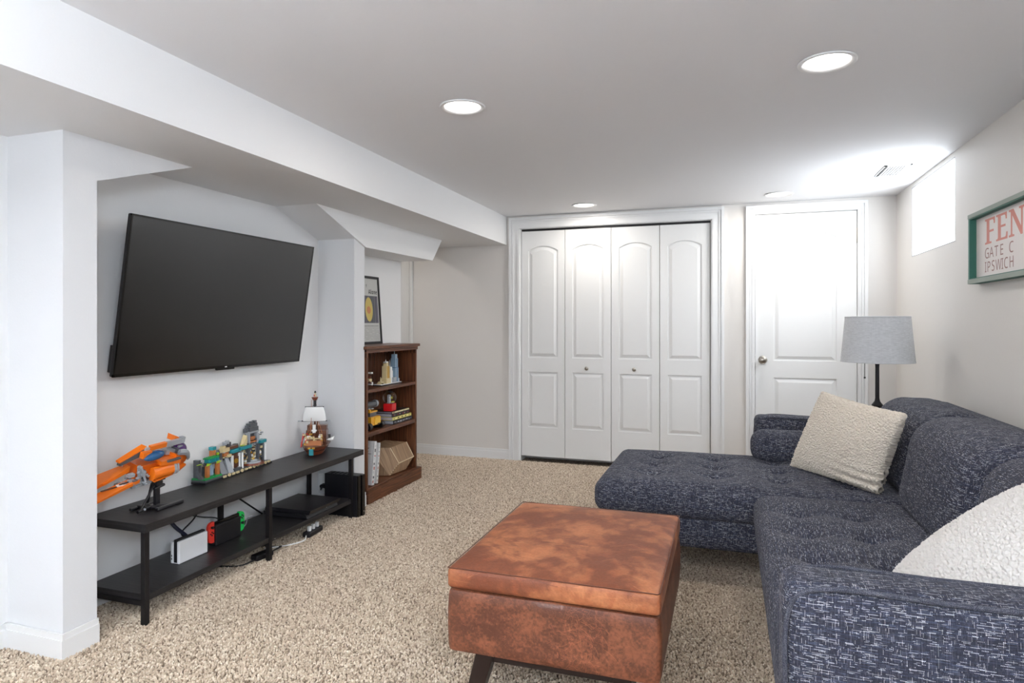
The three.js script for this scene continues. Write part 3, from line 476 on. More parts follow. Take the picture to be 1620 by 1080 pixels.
// ------------------------------------------------------------------ models on the console table (local x to the right of the photograph, z into the room)
const stud = (x, y, z) => cyl(0.0024, 0.0024, 0.0017, x, y + 0.0008, z, 10);
function studs(w, d, x, y, z) { const o = []; for (let i = 0.004; i < w; i += 0.008) for (let j = 0.004; j < d; j += 0.008) o.push(stud(x - w / 2 + i, y, z - d / 2 + j)); return o; }
const hull = (pts) => { const g = new ConvexGeometry(pts.map((p) => V(...p))); const n = g.attributes.position.count; g.setAttribute('uv', new THREE.BufferAttribute(new Float32Array(n * 2), 2)); return g; };
const frus = (x0, x1, a, b) => hull([[x0, a[0], a[2]], [x0, a[1], a[2]], [x0, a[0], a[3]], [x0, a[1], a[3]], [x1, b[0], b[2]], [x1, b[1], b[2]], [x1, b[0], b[3]], [x1, b[1], b[3]]]);  // [ylo, yhi, zlo, zhi] at each end
{
  const t = thing('toy_spaceship', 'orange and grey building-brick spaceship with a blue engine pod, mounted on a black stand', 'toy', [-2.435, TT + 0.185, -2.225], PI / 2 + 0.05);
  const s = t; const part = (n, g, m) => { for (const o of each(n, [g].flat(), m, t)) {
    o.rotation.set(0.30, 0, 0.02, 'ZXY'); const p = o.geometry.attributes.position;       // long rear half, tall upper works
    for (let i = 0; i < p.count; i++) p.setXY(i, p.getX(i) < 0.1 ? 0.1 + (p.getX(i) - 0.1) * 1.45 : p.getX(i), p.getY(i) > 0 ? p.getY(i) * 1.9 : p.getY(i));
    o.geometry.computeVertexNormals();
  } };
  part('hull', [frus(-0.05, 0.10, [-0.02, 0.02, -0.045, 0.045], [-0.018, 0.022, -0.05, 0.05]), frus(0.10, 0.165, [-0.018, 0.022, -0.05, 0.05], [-0.008, 0.008, -0.03, 0.03])], L.deepOrange);
  part('nose_panel', [frus(0.075, 0.16, [0.018, 0.03, 0.005, 0.058], [0.0, 0.012, 0.0, 0.036]), frus(0.075, 0.16, [0.018, 0.03, -0.058, -0.005], [0.0, 0.012, -0.036, 0.0])], L.orange);
  part('nose_rim', [tube([[0.085, 0.034, 0.056], [0.125, 0.028, 0.056], [0.165, 0.008, 0.04], [0.18, 0.002, 0.012], [0.18, 0.002, -0.012], [0.16, 0.01, -0.04], [0.12, 0.03, -0.055]], 0.008, 40, 6)], L.grey);
  part('cockpit', new THREE.SphereGeometry(1, 24, 14).scale(0.040, 0.019, 0.034).translate(0.135, 0.024, 0.0), L.purple);
  part('cockpit_frame', [bx(0.008, 0.02, 0.07, 0.1, 0.025, 0.0), bx(0.05, 0.006, 0.006, 0.125, 0.041, 0)], L.darkGrey);
  part('barrel', new THREE.CylinderGeometry(0.024, 0.024, 0.09, 24).rotateZ(PI / 2).translate(0.035, -0.012, 0.055), L.orange);
  part('barrel_band', [new THREE.CylinderGeometry(0.0252, 0.0252, 0.010, 24).rotateZ(PI / 2).translate(0.072, -0.012, 0.055), new THREE.CylinderGeometry(0.0252, 0.0252, 0.006, 24).rotateZ(PI / 2).translate(0.082, -0.012, 0.055)], L.grey);
  part('wing_panel', frus(0.01, 0.085, [0.016, 0.026, 0.03, 0.07], [0.01, 0.022, 0.035, 0.075]), L.orange);
  part('side_plate', [frus(0.08, 0.15, [-0.03, -0.02, 0.03, 0.075], [-0.02, -0.012, 0.02, 0.05]), frus(0.0, 0.07, [-0.045, -0.036, 0.02, 0.07], [-0.034, -0.026, 0.02, 0.07])], L.orange);
  part('engine_pod', new THREE.SphereGeometry(1, 28, 16).scale(0.036, 0.0105, 0.022).rotateZ(0.06).translate(-0.018, 0.044, 0.060), L.blue);
  part('engine_trim', [rod([-0.06, 0.024, 0.05], [-0.045, -0.03, 0.05], 0.006), rod([-0.06, 0.024, 0.062], [-0.03, -0.03, 0.062], 0.004)], L.grey);
  part('top_beam', [bx(0.075, 0.012, 0.014, 0.075, 0.056, 0.03), bx(0.02, 0.014, 0.02, 0.11, 0.058, 0.028), frus(-0.045, -0.03, [0.048, 0.064, 0.02, 0.045], [0.05, 0.062, 0.02, 0.045])], L.grey);
  part('top_panel', [bx(0.06, 0.011, 0.016, 0.01, 0.057, 0.03), frus(0.08, 0.12, [0.056, 0.07, -0.02, 0.02], [0.05, 0.058, -0.02, 0.02])], L.orange);
  part('fin', [frus(-0.115, -0.035, [0.03, 0.038, 0.012, 0.03], [0.046, 0.062, 0.01, 0.038])], L.darkGrey);
  part('fin_edge', [frus(-0.12, -0.04, [0.038, 0.042, 0.01, 0.032], [0.062, 0.066, 0.01, 0.038]), bx(0.03, 0.014, 0.02, -0.045, 0.05, 0.05)], L.orange);
  part('tail_wing', frus(-0.21, -0.07, [-0.032, -0.024, -0.06, 0.03], [-0.006, 0.012, -0.03, 0.0]), L.orange);
  part('tail_wing', frus(-0.21, -0.055, [-0.05, -0.042, 0.035, 0.085], [-0.026, -0.01, 0.03, 0.065]), L.orange);
  part('tail_fin', frus(-0.15, -0.07, [-0.02, -0.012, 0.0, 0.02], [0.006, 0.02, 0.0, 0.02]), L.orange);
  part('wing_slot', [bx(0.07, 0.003, 0.006, -0.14, -0.021, 0.05), bx(0.04, 0.003, 0.005, -0.10, -0.012, 0.055)], L.black);
  const R = rng(3), g1 = [], g2 = [], g3 = [];
  for (let i = 0; i < 46; i++) { const x = -0.10 + R() * 0.09, y = -0.045 + R() * 0.055, z = 0.0 + R() * 0.062; (i % 3 ? g1 : g2).push(R() < 0.5 ? bx(0.008 + R() * 0.012, 0.005 + R() * 0.006, 0.008 + R() * 0.01, x, y, z) : new THREE.CylinderGeometry(0.0045, 0.0045, 0.012, 10).rotateX(PI / 2).translate(x, y, z)); }
  for (let i = 0; i < 22; i++) g3.push(bx(0.012 + R() * 0.014, 0.004, 0.009, -0.02 + R() * 0.15, 0.026 + R() * 0.012, -0.03 + R() * 0.05));
  g1.push(bx(0.07, 0.018, 0.05, -0.035, -0.044, 0.03), frus(0.06, 0.1, [0.024, 0.034, -0.045, 0.02], [0.02, 0.032, -0.04, 0.02]));
  part('grey_fittings', g1, L.grey); part('dark_fittings', [...g2, bx(0.05, 0.004, 0.012, 0.055, 0.024, 0.074)], L.darkGrey); part('top_plates', g3, L.grey); part('white_tile', bx(0.02, 0.006, 0.01, -0.115, -0.018, 0.05), L.white);
  const st = []; // stand
  mesh('stand_post', [frus(-0.008, 0.016, [-0.178, -0.06, 0.012, 0.026], [-0.178, -0.06, 0.012, 0.026]), rod([0.002, -0.17, -0.03], [0.004, -0.06, 0.0], 0.006)], L.black, t);
  mesh('stand_cradle', [bx(0.075, 0.014, 0.03, 0.0, -0.062, 0.02), rod([-0.04, -0.062, 0.02], [0.045, -0.05, 0.02], 0.007), bx(0.03, 0.02, 0.035, 0.005, -0.08, 0.02), rod([-0.022, -0.1, 0.03], [0.034, -0.092, 0.03], 0.007)], L.black, t);
  mesh('stand_strut', [rod([-0.01, -0.085, 0.02], [-0.10, -0.172, 0.035], 0.005)], L.black, t);
  each('stand_foot', [rb(0.15, 0.014, 0.018, 0.02, -0.178, 0.075, 0.004), rb(0.14, 0.012, 0.016, -0.02, -0.178, -0.03, 0.004)], L.black, t);
  mesh('stand_base', [rod([-0.115, -0.176, 0.035], [-0.05, -0.168, 0.035], 0.007), rod([-0.06, -0.172, 0.02], [0.02, -0.176, 0.07], 0.006), rod([-0.05, -0.172, -0.03], [-0.04, -0.176, 0.07], 0.005), bx(0.06, 0.006, 0.05, -0.02, -0.176, 0.02)], L.black, t);
  mesh('stand_pin', new THREE.CylinderGeometry(0.005, 0.005, 0.02, 12).rotateX(PI / 2).translate(-0.085, -0.172, 0.036), L.grey, t);
}
{ // ruined temple of building bricks
  const t = thing('toy_temple', 'long building-brick ruined temple with teal roofs and a tall grey tower on the console table', 'toy', [-2.545, TT, -2.60], PI / 2 + 0.08); t.scale.set(1.12, 0.96, 1);
  const B = {}, add = (k, ...g) => { (B[k] = B[k] || []).push(...g); };
  const P = (n, m, ...g) => each(n, g, m, t);
  P('base_plate', L.black, bx(0.12, 0.012, 0.085, 0.06, 0.006, 0), bx(0.14, 0.012, 0.085, 0.19, 0.006, 0.004), bx(0.24, 0.010, 0.09, 0.37, 0.005, 0.006));
  P('grass_plate', L.green, bx(0.115, 0.008, 0.08, 0.058, 0.026, 0), ...studs(0.112, 0.078, 0.058, 0.030, 0));
  P('grey_course', L.darkGrey, bx(0.118, 0.010, 0.083, 0.06, 0.017, 0), bx(0.37, 0.008, 0.08, 0.30, 0.015, 0.004), ...studs(0.12, 0.07, 0.2, 0.019, 0), ...studs(0.22, 0.07, 0.37, 0.019, 0));
  const rim = []; for (let i = 0; i < 12; i++) rim.push(i % 3 === 1 ? new THREE.CylinderGeometry(0.009, 0.009, 0.006, 16).rotateX(PI / 2).translate(0.125 + i * 0.031, 0.014, 0.049) : bx(0.02, 0.012, 0.006, 0.125 + i * 0.031, 0.013, 0.048));
  P('cream_rim', L.tan, ...rim);
  // gatehouse on the left
  for (const x of [0.035, 0.102]) { P('brown_pillar', L.nougat, bx(0.014, 0.062, 0.018, x, 0.061, 0.022)); P('leaf_cap', L.lime, hull([[x - 0.016, 0.092, 0.03], [x + 0.014, 0.092, 0.012], [x, 0.104, 0.02], [x + 0.018, 0.1, 0.034], [x - 0.006, 0.096, 0.04]])); }
  P('gate_arch', L.darkGrey, bx(0.052, 0.012, 0.03, 0.068, 0.098, 0.008), bx(0.05, 0.07, 0.008, 0.068, 0.064, -0.014), bx(0.016, 0.1, 0.03, 0.014, 0.075, -0.02), hull([[-0.012, 0.03, 0.01], [0.012, 0.03, 0.01], [0.006, 0.075, -0.01], [-0.006, 0.07, -0.01], [-0.012, 0.03, 0.035], [0.01, 0.03, 0.03]]));
  P('gate_figure', L.sand, bx(0.03, 0.045, 0.012, 0.068, 0.055, 0.01), cyl(0.010, 0.008, 0.02, 0.068, 0.086, 0.01, 14));
  P('teal_roof', L.teal, frus(0.035, 0.102, [0.106, 0.124, 0.004, 0.032], [0.106, 0.124, 0.004, 0.032]), ...[0, 1, 2, 3, 4, 5].map((i) => bx(0.003, 0.018, 0.004, 0.04 + i * 0.0115, 0.115, 0.034)));
  P('green_ridge', L.green, bx(0.075, 0.006, 0.034, 0.068, 0.128, 0.016), ...[0, 1, 2, 3, 4, 5].map((i) => bx(0.004, 0.004, 0.03, 0.038 + i * 0.012, 0.132, 0.016)));
  P('fern', L.lime, hull([[0.02, 0.03, 0.04], [0.05, 0.03, 0.036], [0.034, 0.046, 0.032]]), hull([[0.095, 0.03, 0.036], [0.125, 0.03, 0.04], [0.108, 0.052, 0.03]]), bx(0.03, 0.003, 0.006, -0.004, 0.106, 0.01), bx(0.01, 0.012, 0.01, 0.13, 0.135, 0.0));
  P('stone_tower', L.nougat, bx(0.02, 0.06, 0.022, 0.107, 0.13, -0.012)); P('tower_roof', L.teal, bx(0.024, 0.018, 0.026, 0.107, 0.168, -0.012)); P('tower_wall', L.white, bx(0.018, 0.05, 0.02, 0.11, 0.085, 0.0));
  // rock face and doorway in the middle
  P('rock_face', L.darkGrey, hull([[0.12, 0.02, 0.03], [0.16, 0.02, 0.04], [0.13, 0.155, -0.01], [0.15, 0.15, -0.01], [0.12, 0.02, -0.02], [0.165, 0.02, -0.02]]), bx(0.012, 0.11, 0.02, 0.142, 0.08, 0.0));
  P('slide_wall', L.grey, hull([[0.16, 0.02, 0.044], [0.196, 0.02, 0.044], [0.168, 0.1, 0.01], [0.192, 0.1, 0.01], [0.165, 0.02, -0.02], [0.196, 0.02, -0.02]]));
  P('tan_top', L.tan, bx(0.045, 0.022, 0.03, 0.175, 0.145, 0.0), bx(0.02, 0.012, 0.02, 0.165, 0.162, 0.0), bx(0.026, 0.016, 0.028, 0.186, 0.112, 0.012)); P('amber_block', L.nougat, bx(0.03, 0.02, 0.026, 0.17, 0.122, 0.006));
  P('grey_crest', L.grey, cyl(0.011, 0.011, 0.018, 0.178, 0.18, 0, 12), cyl(0.011, 0.011, 0.018, 0.196, 0.184, 0, 12));
  P('door_post', L.white, bx(0.008, 0.075, 0.012, 0.205, 0.07, 0.024), bx(0.008, 0.08, 0.012, 0.256, 0.072, 0.024));
  P('door_slab', L.brown, bx(0.045, 0.06, 0.01, 0.231, 0.066, 0.02)); P('door_medallion', L.gold, new THREE.CylinderGeometry(0.014, 0.014, 0.006, 22).rotateX(PI / 2).translate(0.231, 0.072, 0.026));
  P('door_lintel', L.brown, bx(0.062, 0.014, 0.03, 0.23, 0.15, 0.0), bx(0.06, 0.02, 0.03, 0.23, 0.105, 0.006)); P('teal_awning', L.teal, frus(0.202, 0.26, [0.12, 0.126, 0.008, 0.034], [0.124, 0.13, 0.008, 0.034]), bx(0.058, 0.012, 0.02, 0.231, 0.132, 0.01));
  P('back_wall', L.darkGrey, bx(0.12, 0.1, 0.01, 0.21, 0.075, -0.026), bx(0.02, 0.03, 0.02, 0.215, 0.165, -0.01), bx(0.018, 0.06, 0.02, 0.268, 0.13, -0.01));
  { const R = rng(29), q = [[], [], [], []]; for (let i = 0; i < 88; i++) { const x = 0.02 + R() * 0.46, hi = x < 0.13 ? 0.12 : x < 0.33 ? 0.14 : 0.21; q[i % 4].push(bx(0.006 + R() * 0.010, 0.004 + R() * 0.008, 0.006 + R() * 0.006, x, 0.03 + R() * (hi - 0.03), -0.02 + R() * 0.035)); } P('grey_plates', L.darkGrey, ...q[0], ...q[1]); P('pale_plates', L.grey, ...q[2]); P('tan_plates', L.tan, ...q[3]); }
  P('step', L.darkGrey, bx(0.05, 0.02, 0.016, 0.23, 0.024, 0.036));
  // throne hall and tower on the right
  P('hall_wall', L.darkGrey, bx(0.20, 0.085, 0.012, 0.365, 0.068, -0.022), bx(0.012, 0.1, 0.05, 0.272, 0.07, -0.005), bx(0.012, 0.11, 0.04, 0.462, 0.075, -0.005), bx(0.012, 0.11, 0.014, 0.345, 0.075, 0.012), bx(0.012, 0.11, 0.014, 0.418, 0.075, 0.012));
  P('teal_cornice', L.teal, bx(0.085, 0.018, 0.045, 0.315, 0.13, 0.0), bx(0.05, 0.018, 0.045, 0.455, 0.138, 0.0));
  const R = rng(17), bits = [[], [], [], []]; for (let i = 0; i < 60; i++) bits[i % 4].push(bx(0.007 + R() * 0.01, 0.006 + R() * 0.012, 0.007, 0.285 + R() * 0.17, 0.03 + R() * 0.085, -0.012 + R() * 0.03));
  P('brown_detail', L.brown, ...bits[0]); P('cream_detail', L.tan, ...bits[1]); P('white_panel', L.white, ...bits[2], bx(0.014, 0.03, 0.004, 0.30, 0.055, -0.014), bx(0.014, 0.03, 0.004, 0.325, 0.08, -0.014), bx(0.014, 0.026, 0.004, 0.44, 0.085, -0.014)); P('gold_detail', L.gold, ...bits[3].slice(0, 6), cyl(0.008, 0.002, 0.04, 0.382, 0.06, 0.012, 10));
  P('round_dais', L.reddish, cyl(0.062, 0.058, 0.01, 0.38, 0.024, 0.008, 30)); P('dais_step', L.grey, cyl(0.045, 0.042, 0.008, 0.38, 0.033, 0.008, 28), cyl(0.028, 0.024, 0.008, 0.38, 0.041, 0.008, 24));
  P('tower_arch', L.grey, bx(0.01, 0.07, 0.02, 0.35, 0.172, 0.004), bx(0.01, 0.07, 0.02, 0.415, 0.172, 0.004), bx(0.085, 0.012, 0.024, 0.382, 0.208, 0.004), bx(0.010, 0.05, 0.016, 0.432, 0.165, 0));
  P('tower_back', L.darkGrey, bx(0.065, 0.07, 0.01, 0.382, 0.168, -0.012), bx(0.07, 0.024, 0.036, 0.382, 0.225, 0.0), bx(0.055, 0.02, 0.03, 0.384, 0.248, 0.0), bx(0.02, 0.016, 0.02, 0.352, 0.242, 0.0), bx(0.014, 0.012, 0.02, 0.38, 0.264, 0), bx(0.016, 0.02, 0.02, 0.404, 0.262, 0), bx(0.02, 0.02, 0.02, 0.336, 0.222, 0));
  P('tower_idol', L.nougat, bx(0.036, 0.02, 0.012, 0.382, 0.17, 0.004), bx(0.05, 0.008, 0.016, 0.382, 0.15, 0.006)); P('buttress', L.tan, hull([[0.30, 0.14, -0.01], [0.335, 0.14, -0.01], [0.335, 0.195, -0.01], [0.328, 0.2, -0.01], [0.30, 0.14, 0.012], [0.335, 0.14, 0.012], [0.333, 0.195, 0.012]])); P('roof_leaf', L.lime, bx(0.02, 0.004, 0.014, 0.298, 0.145, 0.01), bx(0.02, 0.004, 0.01, 0.482, 0.142, 0.006));
  P('column', L.white, cyl(0.007, 0.007, 0.1, 0.475, 0.07, 0.018, 14)); P('column', L.white, cyl(0.006, 0.006, 0.09, 0.274, 0.066, 0.03, 14));
}
{ // sailing ship of building bricks, bow toward the room
  const t = thing('toy_sailing_ship', 'brown building-brick sailing ship with a white square sail on the table end', 'toy', [-2.455, TT, -3.45], 0.42);
  const P = (n, m, ...g) => each(n, g, m, t);   // local z is the bow
  const ring = (y, w, b, s) => [[0, y, b], [w * 0.6, y, b * 0.7], [w, y, b * 0.2], [w, y, -s], [-w, y, -s], [-w, y, b * 0.2], [-w * 0.6, y, b * 0.7]];
  P('hull', L.reddish, hull([...ring(0.004, 0.045, 0.075, 0.10), ...ring(0.05, 0.072, 0.11, 0.115)]));
  P('gunwale', L.brown, hull([...ring(0.05, 0.075, 0.112, 0.118), ...ring(0.06, 0.076, 0.114, 0.118)])); P('hull_band', L.black, hull([...ring(0.028, 0.0625, 0.095, 0.108), ...ring(0.033, 0.0645, 0.098, 0.11)]));
  P('figurehead', L.teal, frus(-0.012, 0.012, [0.012, 0.05, 0.095, 0.115], [0.012, 0.05, 0.095, 0.115])); P('prow', L.gold, bx(0.04, 0.01, 0.02, 0, 0.054, 0.1));
  P('forecastle', L.nougat, bx(0.10, 0.03, 0.05, 0, 0.076, 0.03)); P('stern_castle', L.brown, bx(0.125, 0.08, 0.07, 0, 0.10, -0.075), bx(0.12, 0.03, 0.05, 0, 0.155, -0.085));
  const R = rng(8), a = [], b = [], c = []; for (let i = 0; i < 34; i++) (i % 3 === 0 ? a : i % 3 === 1 ? b : c).push(bx(0.008 + R() * 0.012, 0.008 + R() * 0.01, 0.008, -0.06 + R() * 0.12, 0.068 + R() * 0.06, -0.02 + R() * 0.09));
  P('cream_detail', L.tan, ...a); P('white_detail', L.white, ...b); P('gold_detail', L.gold, ...c); P('deck_rail', L.tan, bx(0.10, 0.006, 0.008, 0.0, 0.105, 0.055));
  P('mast', L.brown, rod([0, 0.05, 0], [0, 0.335, 0], 0.006, 12), rod([0, 0.05, -0.07], [0, 0.24, -0.075], 0.004)); P('yard', L.black, rod([-0.09, 0.208, 0.012], [0.09, 0.208, 0.012], 0.0035), rod([-0.058, 0.296, 0.012], [0.058, 0.296, 0.012], 0.0035)); P('yard_tip', L.grey, rod([-0.10, 0.208, 0.012], [-0.078, 0.208, 0.012], 0.0045), rod([0.078, 0.208, 0.012], [0.10, 0.208, 0.012], 0.0045));
  { const pos = [], idx = [], uv = [], n = 14; for (const s of [1, -1]) { const base = pos.length / 3; for (let j = 0; j <= n; j++) for (let i = 0; i <= n; i++) { const u = i / n * 2 - 1, v = j / n, w = 0.07 - 0.016 * v * v, bulge = 0.026 * (1 - u * u) * Math.sin(PI * (0.15 + 0.75 * v)); pos.push(u * w, 0.208 + 0.088 * v, 0.014 + bulge + s * 0.0006); uv.push(i / n, v); } for (let j = 0; j < n; j++) for (let i = 0; i < n; i++) { const k = base + j * (n + 1) + i, l = k + n + 1; s > 0 ? idx.push(k, k + 1, l, k + 1, l + 1, l) : idx.push(k, l, k + 1, k + 1, l, l + 1); } }
    const g = new THREE.BufferGeometry(); g.setAttribute('position', new THREE.BufferAttribute(new Float32Array(pos), 3)); g.setAttribute('uv', new THREE.BufferAttribute(new Float32Array(uv), 2)); g.setIndex(idx); g.computeVertexNormals(); P('sail', std(0xf4f4f2, 0.9), g); }
  P('crows_nest', L.reddish, lathe([[0.0001, 0.335], [0.012, 0.336], [0.02, 0.352], [0.0205, 0.356], [0.0001, 0.354]], 16)); P('top_mast', L.black, rod([0, 0.30, 0], [0, 0.34, 0], 0.009, 10), bx(0.022, 0.004, 0.02, 0, 0.304, 0));
  P('lookout', L.tan, bx(0.014, 0.014, 0.009, 0.002, 0.366, 0), cyl(0.005, 0.005, 0.009, 0.002, 0.379, 0, 12)); P('lookout_hat', L.black, cyl(0.007, 0.004, 0.012, 0.002, 0.389, 0, 10)); P('lookout_vest', L.red, bx(0.006, 0.012, 0.0095, -0.003, 0.366, 0.0005));
  P('rigging', L.nougat, ...[-0.06, -0.04, 0.04, 0.06].map((x) => rod([x, 0.075, 0.0], [x * 0.35, 0.208, 0.002], 0.0014)), rod([-0.018, 0.34, 0.01], [-0.014, 0.205, 0.042], 0.0012), rod([-0.014, 0.205, 0.042], [-0.02, 0.09, 0.07], 0.0012)); P('red_hose', L.red, tube([[-0.074, 0.05, 0.05], [-0.07, 0.09, 0.04], [-0.05, 0.13, 0.02], [-0.03, 0.12, 0.04], [-0.045, 0.085, 0.06]], 0.003, 30), rod([-0.078, 0.05, 0.02], [-0.072, 0.13, 0.0], 0.0035));
  P('side_boat', L.white, hull([[0.075, 0.09, -0.01], [0.115, 0.09, -0.01], [0.075, 0.09, 0.02], [0.115, 0.09, 0.02], [0.122, 0.112, 0.005], [0.112, 0.1, 0.0]])); P('side_figure', L.black, cyl(0.007, 0.006, 0.018, 0.09, 0.11, 0.005, 10), cyl(0.009, 0.009, 0.004, 0.088, 0.12, 0.005, 12));
  P('mast_figure', L.white, bx(0.018, 0.05, 0.012, 0, 0.16, 0.02), bx(0.03, 0.01, 0.01, 0, 0.15, 0.024));
}
// ------------------------------------------------------------------ electronics under the table
{
  const t = thing('console_dock', 'white game console dock with a black slot, standing on the lower shelf', 'game console', [-2.41, ST, -2.41], PI / 2);
  mesh('shell', [rb(0.173, 0.104, 0.016, 0, 0.052, 0.018, 0.006, 3), rb(0.173, 0.1, 0.018, 0, 0.05, -0.018, 0.006, 3), bx(0.165, 0.012, 0.04, 0, 0.007, 0)], plastic(0xe9eaec, 0.35), t);
  mesh('insert', rb(0.171, 0.106, 0.020, 0.0005, 0.057, 0.0005, 0.004), M.black, t);
  for (const y of [0.022, 0.036]) mesh('port', bx(0.001, 0.009, 0.004, -0.0866, y, -0.018), M.dark, t);
}
{
  const t = thing('handheld_console', 'black handheld console docked upright with red and green side controllers', 'game console', [-2.425, ST, -2.66], PI / 2);
  mesh('dock', [rb(0.172, 0.104, 0.05, 0, 0.052, -0.006, 0.006, 3)], M.black, t); mesh('screen_body', rb(0.174, 0.098, 0.014, 0, 0.068, 0.0, 0.003), M.blackGloss, t);
  const con = (name, sx, m) => {
    const sh = new THREE.Shape(); const w = 0.034, h = 0.1, r = 0.028; sh.moveTo(0, 0); sh.lineTo(w - r, 0); sh.quadraticCurveTo(w, 0, w, r); sh.lineTo(w, h - r); sh.quadraticCurveTo(w, h, w - r, h); sh.lineTo(0, h);
    const c = mesh(name, (sx < 0 ? flipX : clean)(extr(sh, 0.012, 0.002)).translate(sx * 0.0885, 0.02, -0.006), m, t);
    mesh('thumb_stick', new THREE.CylinderGeometry(0.0075, 0.006, 0.01, 16).rotateX(PI / 2).translate(sx * 0.104, sx < 0 ? 0.097 : 0.062, 0.012), M.black, c);
    for (const [dx, dy] of [[0, 0.008], [0, -0.008], [0.008, 0], [-0.008, 0]]) mesh('button', new THREE.CylinderGeometry(0.0034, 0.0034, 0.004, 12).rotateX(PI / 2).translate(sx * 0.104 + dx, (sx < 0 ? 0.066 : 0.094) + dy, 0.0095), M.black, c);
  };
  con('controller', -1, plastic(0xf0392a, 0.4)); con('controller', 1, plastic(0x18d860, 0.4));
}
{
  const t = thing('flat_game_console', 'flat black layered game console lying on the right part of the lower shelf', 'game console', [-2.385, ST, -3.23], PI / 2 + 0.0);
  const slab = (y, h, w, d, z, sh) => extr(poly([[-d / 2, y], [d / 2, y], [d / 2 + sh, y + h], [-d / 2 + sh * 0.6, y + h]]), w, 0.001).rotateY(-PI / 2).translate(w / 2, 0, z);
  mesh('lower_deck', slab(0.006, 0.02, 0.30, 0.29, -0.004, -0.01), M.black, t); mesh('upper_deck', slab(0.031, 0.02, 0.30, 0.30, 0.004, 0.01), std(0x1a191d, 0.3), t); mesh('spine', bx(0.28, 0.012, 0.26, 0, 0.029, -0.005), M.dark, t);
  mesh('front_strip', bx(0.296, 0.003, 0.003, 0, 0.0295, 0.135), M.blackGloss, t); mesh('badge', new THREE.CylinderGeometry(0.003, 0.003, 0.002, 10).rotateX(PI / 2).translate(0.03, 0.024, 0.146), M.nickel, t); mesh('foot', [bx(0.02, 0.006, 0.2, -0.1, 0.003, 0), bx(0.02, 0.006, 0.2, 0.1, 0.003, 0)], M.dark, t);
}
{
  const t = thing('tower_game_console', 'upright black box console on the carpet between table leg and pier', 'game console', [-2.325, 0.004, -3.592], PI / 2);
  mesh('case', rb(0.075, 0.265, 0.24, 0, 0.1325, -0.012, 0.003), std(0x141318, 0.35), t); mesh('front_panel', [rb(0.034, 0.262, 0.02, 0.02, 0.1325, 0.112, 0.003), rb(0.034, 0.262, 0.014, -0.018, 0.1325, 0.108, 0.003)], M.blackGloss, t);
  mesh('button', new THREE.CylinderGeometry(0.005, 0.005, 0.003, 14).rotateX(PI / 2).translate(0.02, 0.03, 0.122), M.nickel, t); mesh('vent', [0, 1, 2, 3, 4].map((i) => bx(0.05, 0.002, 0.01, 0, 0.2655, -0.09 + i * 0.03)), M.dark, t);
}
{ const t = thing('wall_outlet', 'white wall outlet with a black plug, low beside the flat console', 'outlet', [-2.555, 0.175, -3.688]); mesh('cover_plate', rb(0.072, 0.115, 0.006, 0, 0, 0.003, 0.003), M.trim, t); mesh('plug', [new THREE.CylinderGeometry(0.013, 0.016, 0.03, 16).rotateX(PI / 2).translate(0.005, -0.022, 0.02)], M.black, t); mesh('socket', [rb(0.032, 0.028, 0.002, 0, 0.022, 0.0065, 0.001)], M.trim, t); }
{ const t = thing('power_strip', 'small black power strip with white plugs on the carpet under the shelf', 'power strip', [-2.29, 0.006, -3.2], PI / 2 + 0.1); mesh('body', rb(0.15, 0.03, 0.05, 0, 0.015, 0, 0.008), M.black, t); for (const x of [-0.04, 0.0, 0.045]) mesh('plug', rb(0.018, 0.03, 0.02, x, 0.042, 0, 0.004), L.white, t); mesh('cord', tube([[-0.075, 0.012, 0], [-0.13, 0.006, 0.02], [-0.2, 0.005, -0.01], [-0.3, 0.006, -0.12]], 0.004), L.white, t); }
{ const m = mesh('adapter', [rb(0.11, 0.03, 0.05, 0, 0.02, 0, 0.008).rotateY(1.4).translate(-2.30, 0.004, -2.78), tube([[-2.3, 0.02, -2.72], [-2.33, 0.008, -2.66], [-2.42, 0.008, -2.62], [-2.5, 0.01, -2.6]], 0.004), tube([[-2.3, 0.02, -2.84], [-2.28, 0.03, -2.9], [-2.34, 0.008, -2.95], [-2.5, 0.01, -2.9]], 0.004)], M.black); tag(m, 'black power adapter with its cord on the carpet beneath the lower shelf', 'adapter'); }
const cord = (label, pts, r, m = M.black) => tag(mesh('cable', tube(pts, r, 40), m), label, 'cable', 'cables behind the consoles');
cord('thick bundled black cable hanging down behind the white dock', [[-2.565, TT - 0.035, -2.36], [-2.56, 0.33, -2.40], [-2.53, 0.25, -2.44], [-2.46, 0.2, -2.45], [-2.44, 0.17, -2.44]], 0.009, std(0x1b1c33, 0.5));
cord('thin black cable looping from the table underside to the white dock', [[-2.56, 0.37, -2.68], [-2.56, 0.31, -2.64], [-2.55, 0.25, -2.58], [-2.54, 0.215, -2.5], [-2.5, 0.215, -2.45], [-2.45, 0.2, -2.43]], 0.004);
cord('thin black cable sagging across the wall toward the handheld console', [[-2.56, 0.37, -2.42], [-2.56, 0.31, -2.48], [-2.555, 0.27, -2.56], [-2.54, 0.245, -2.62], [-2.5, 0.225, -2.68], [-2.46, 0.2, -2.68]], 0.003);
cord('pale cable curving along the lower shelf beside the green controller', [[-2.46, ST + 0.02, -2.78], [-2.48, ST + 0.012, -2.86], [-2.52, ST + 0.03, -2.93], [-2.55, ST + 0.01, -3.02]], 0.003, L.grey);
cord('black cable running from the wall outlet behind the upright console', [[-2.55, 0.153, -3.65], [-2.53, 0.14, -3.62], [-2.5, 0.165, -3.6], [-2.46, 0.15, -3.6]], 0.004);
{ const m = mesh('power_brick', rb(0.05, 0.026, 0.14, -2.535, TT - 0.034 - 0.013, -2.68, 0.006), M.black); tag(m, 'black power brick fixed under the console table top by the back wall', 'adapter'); }

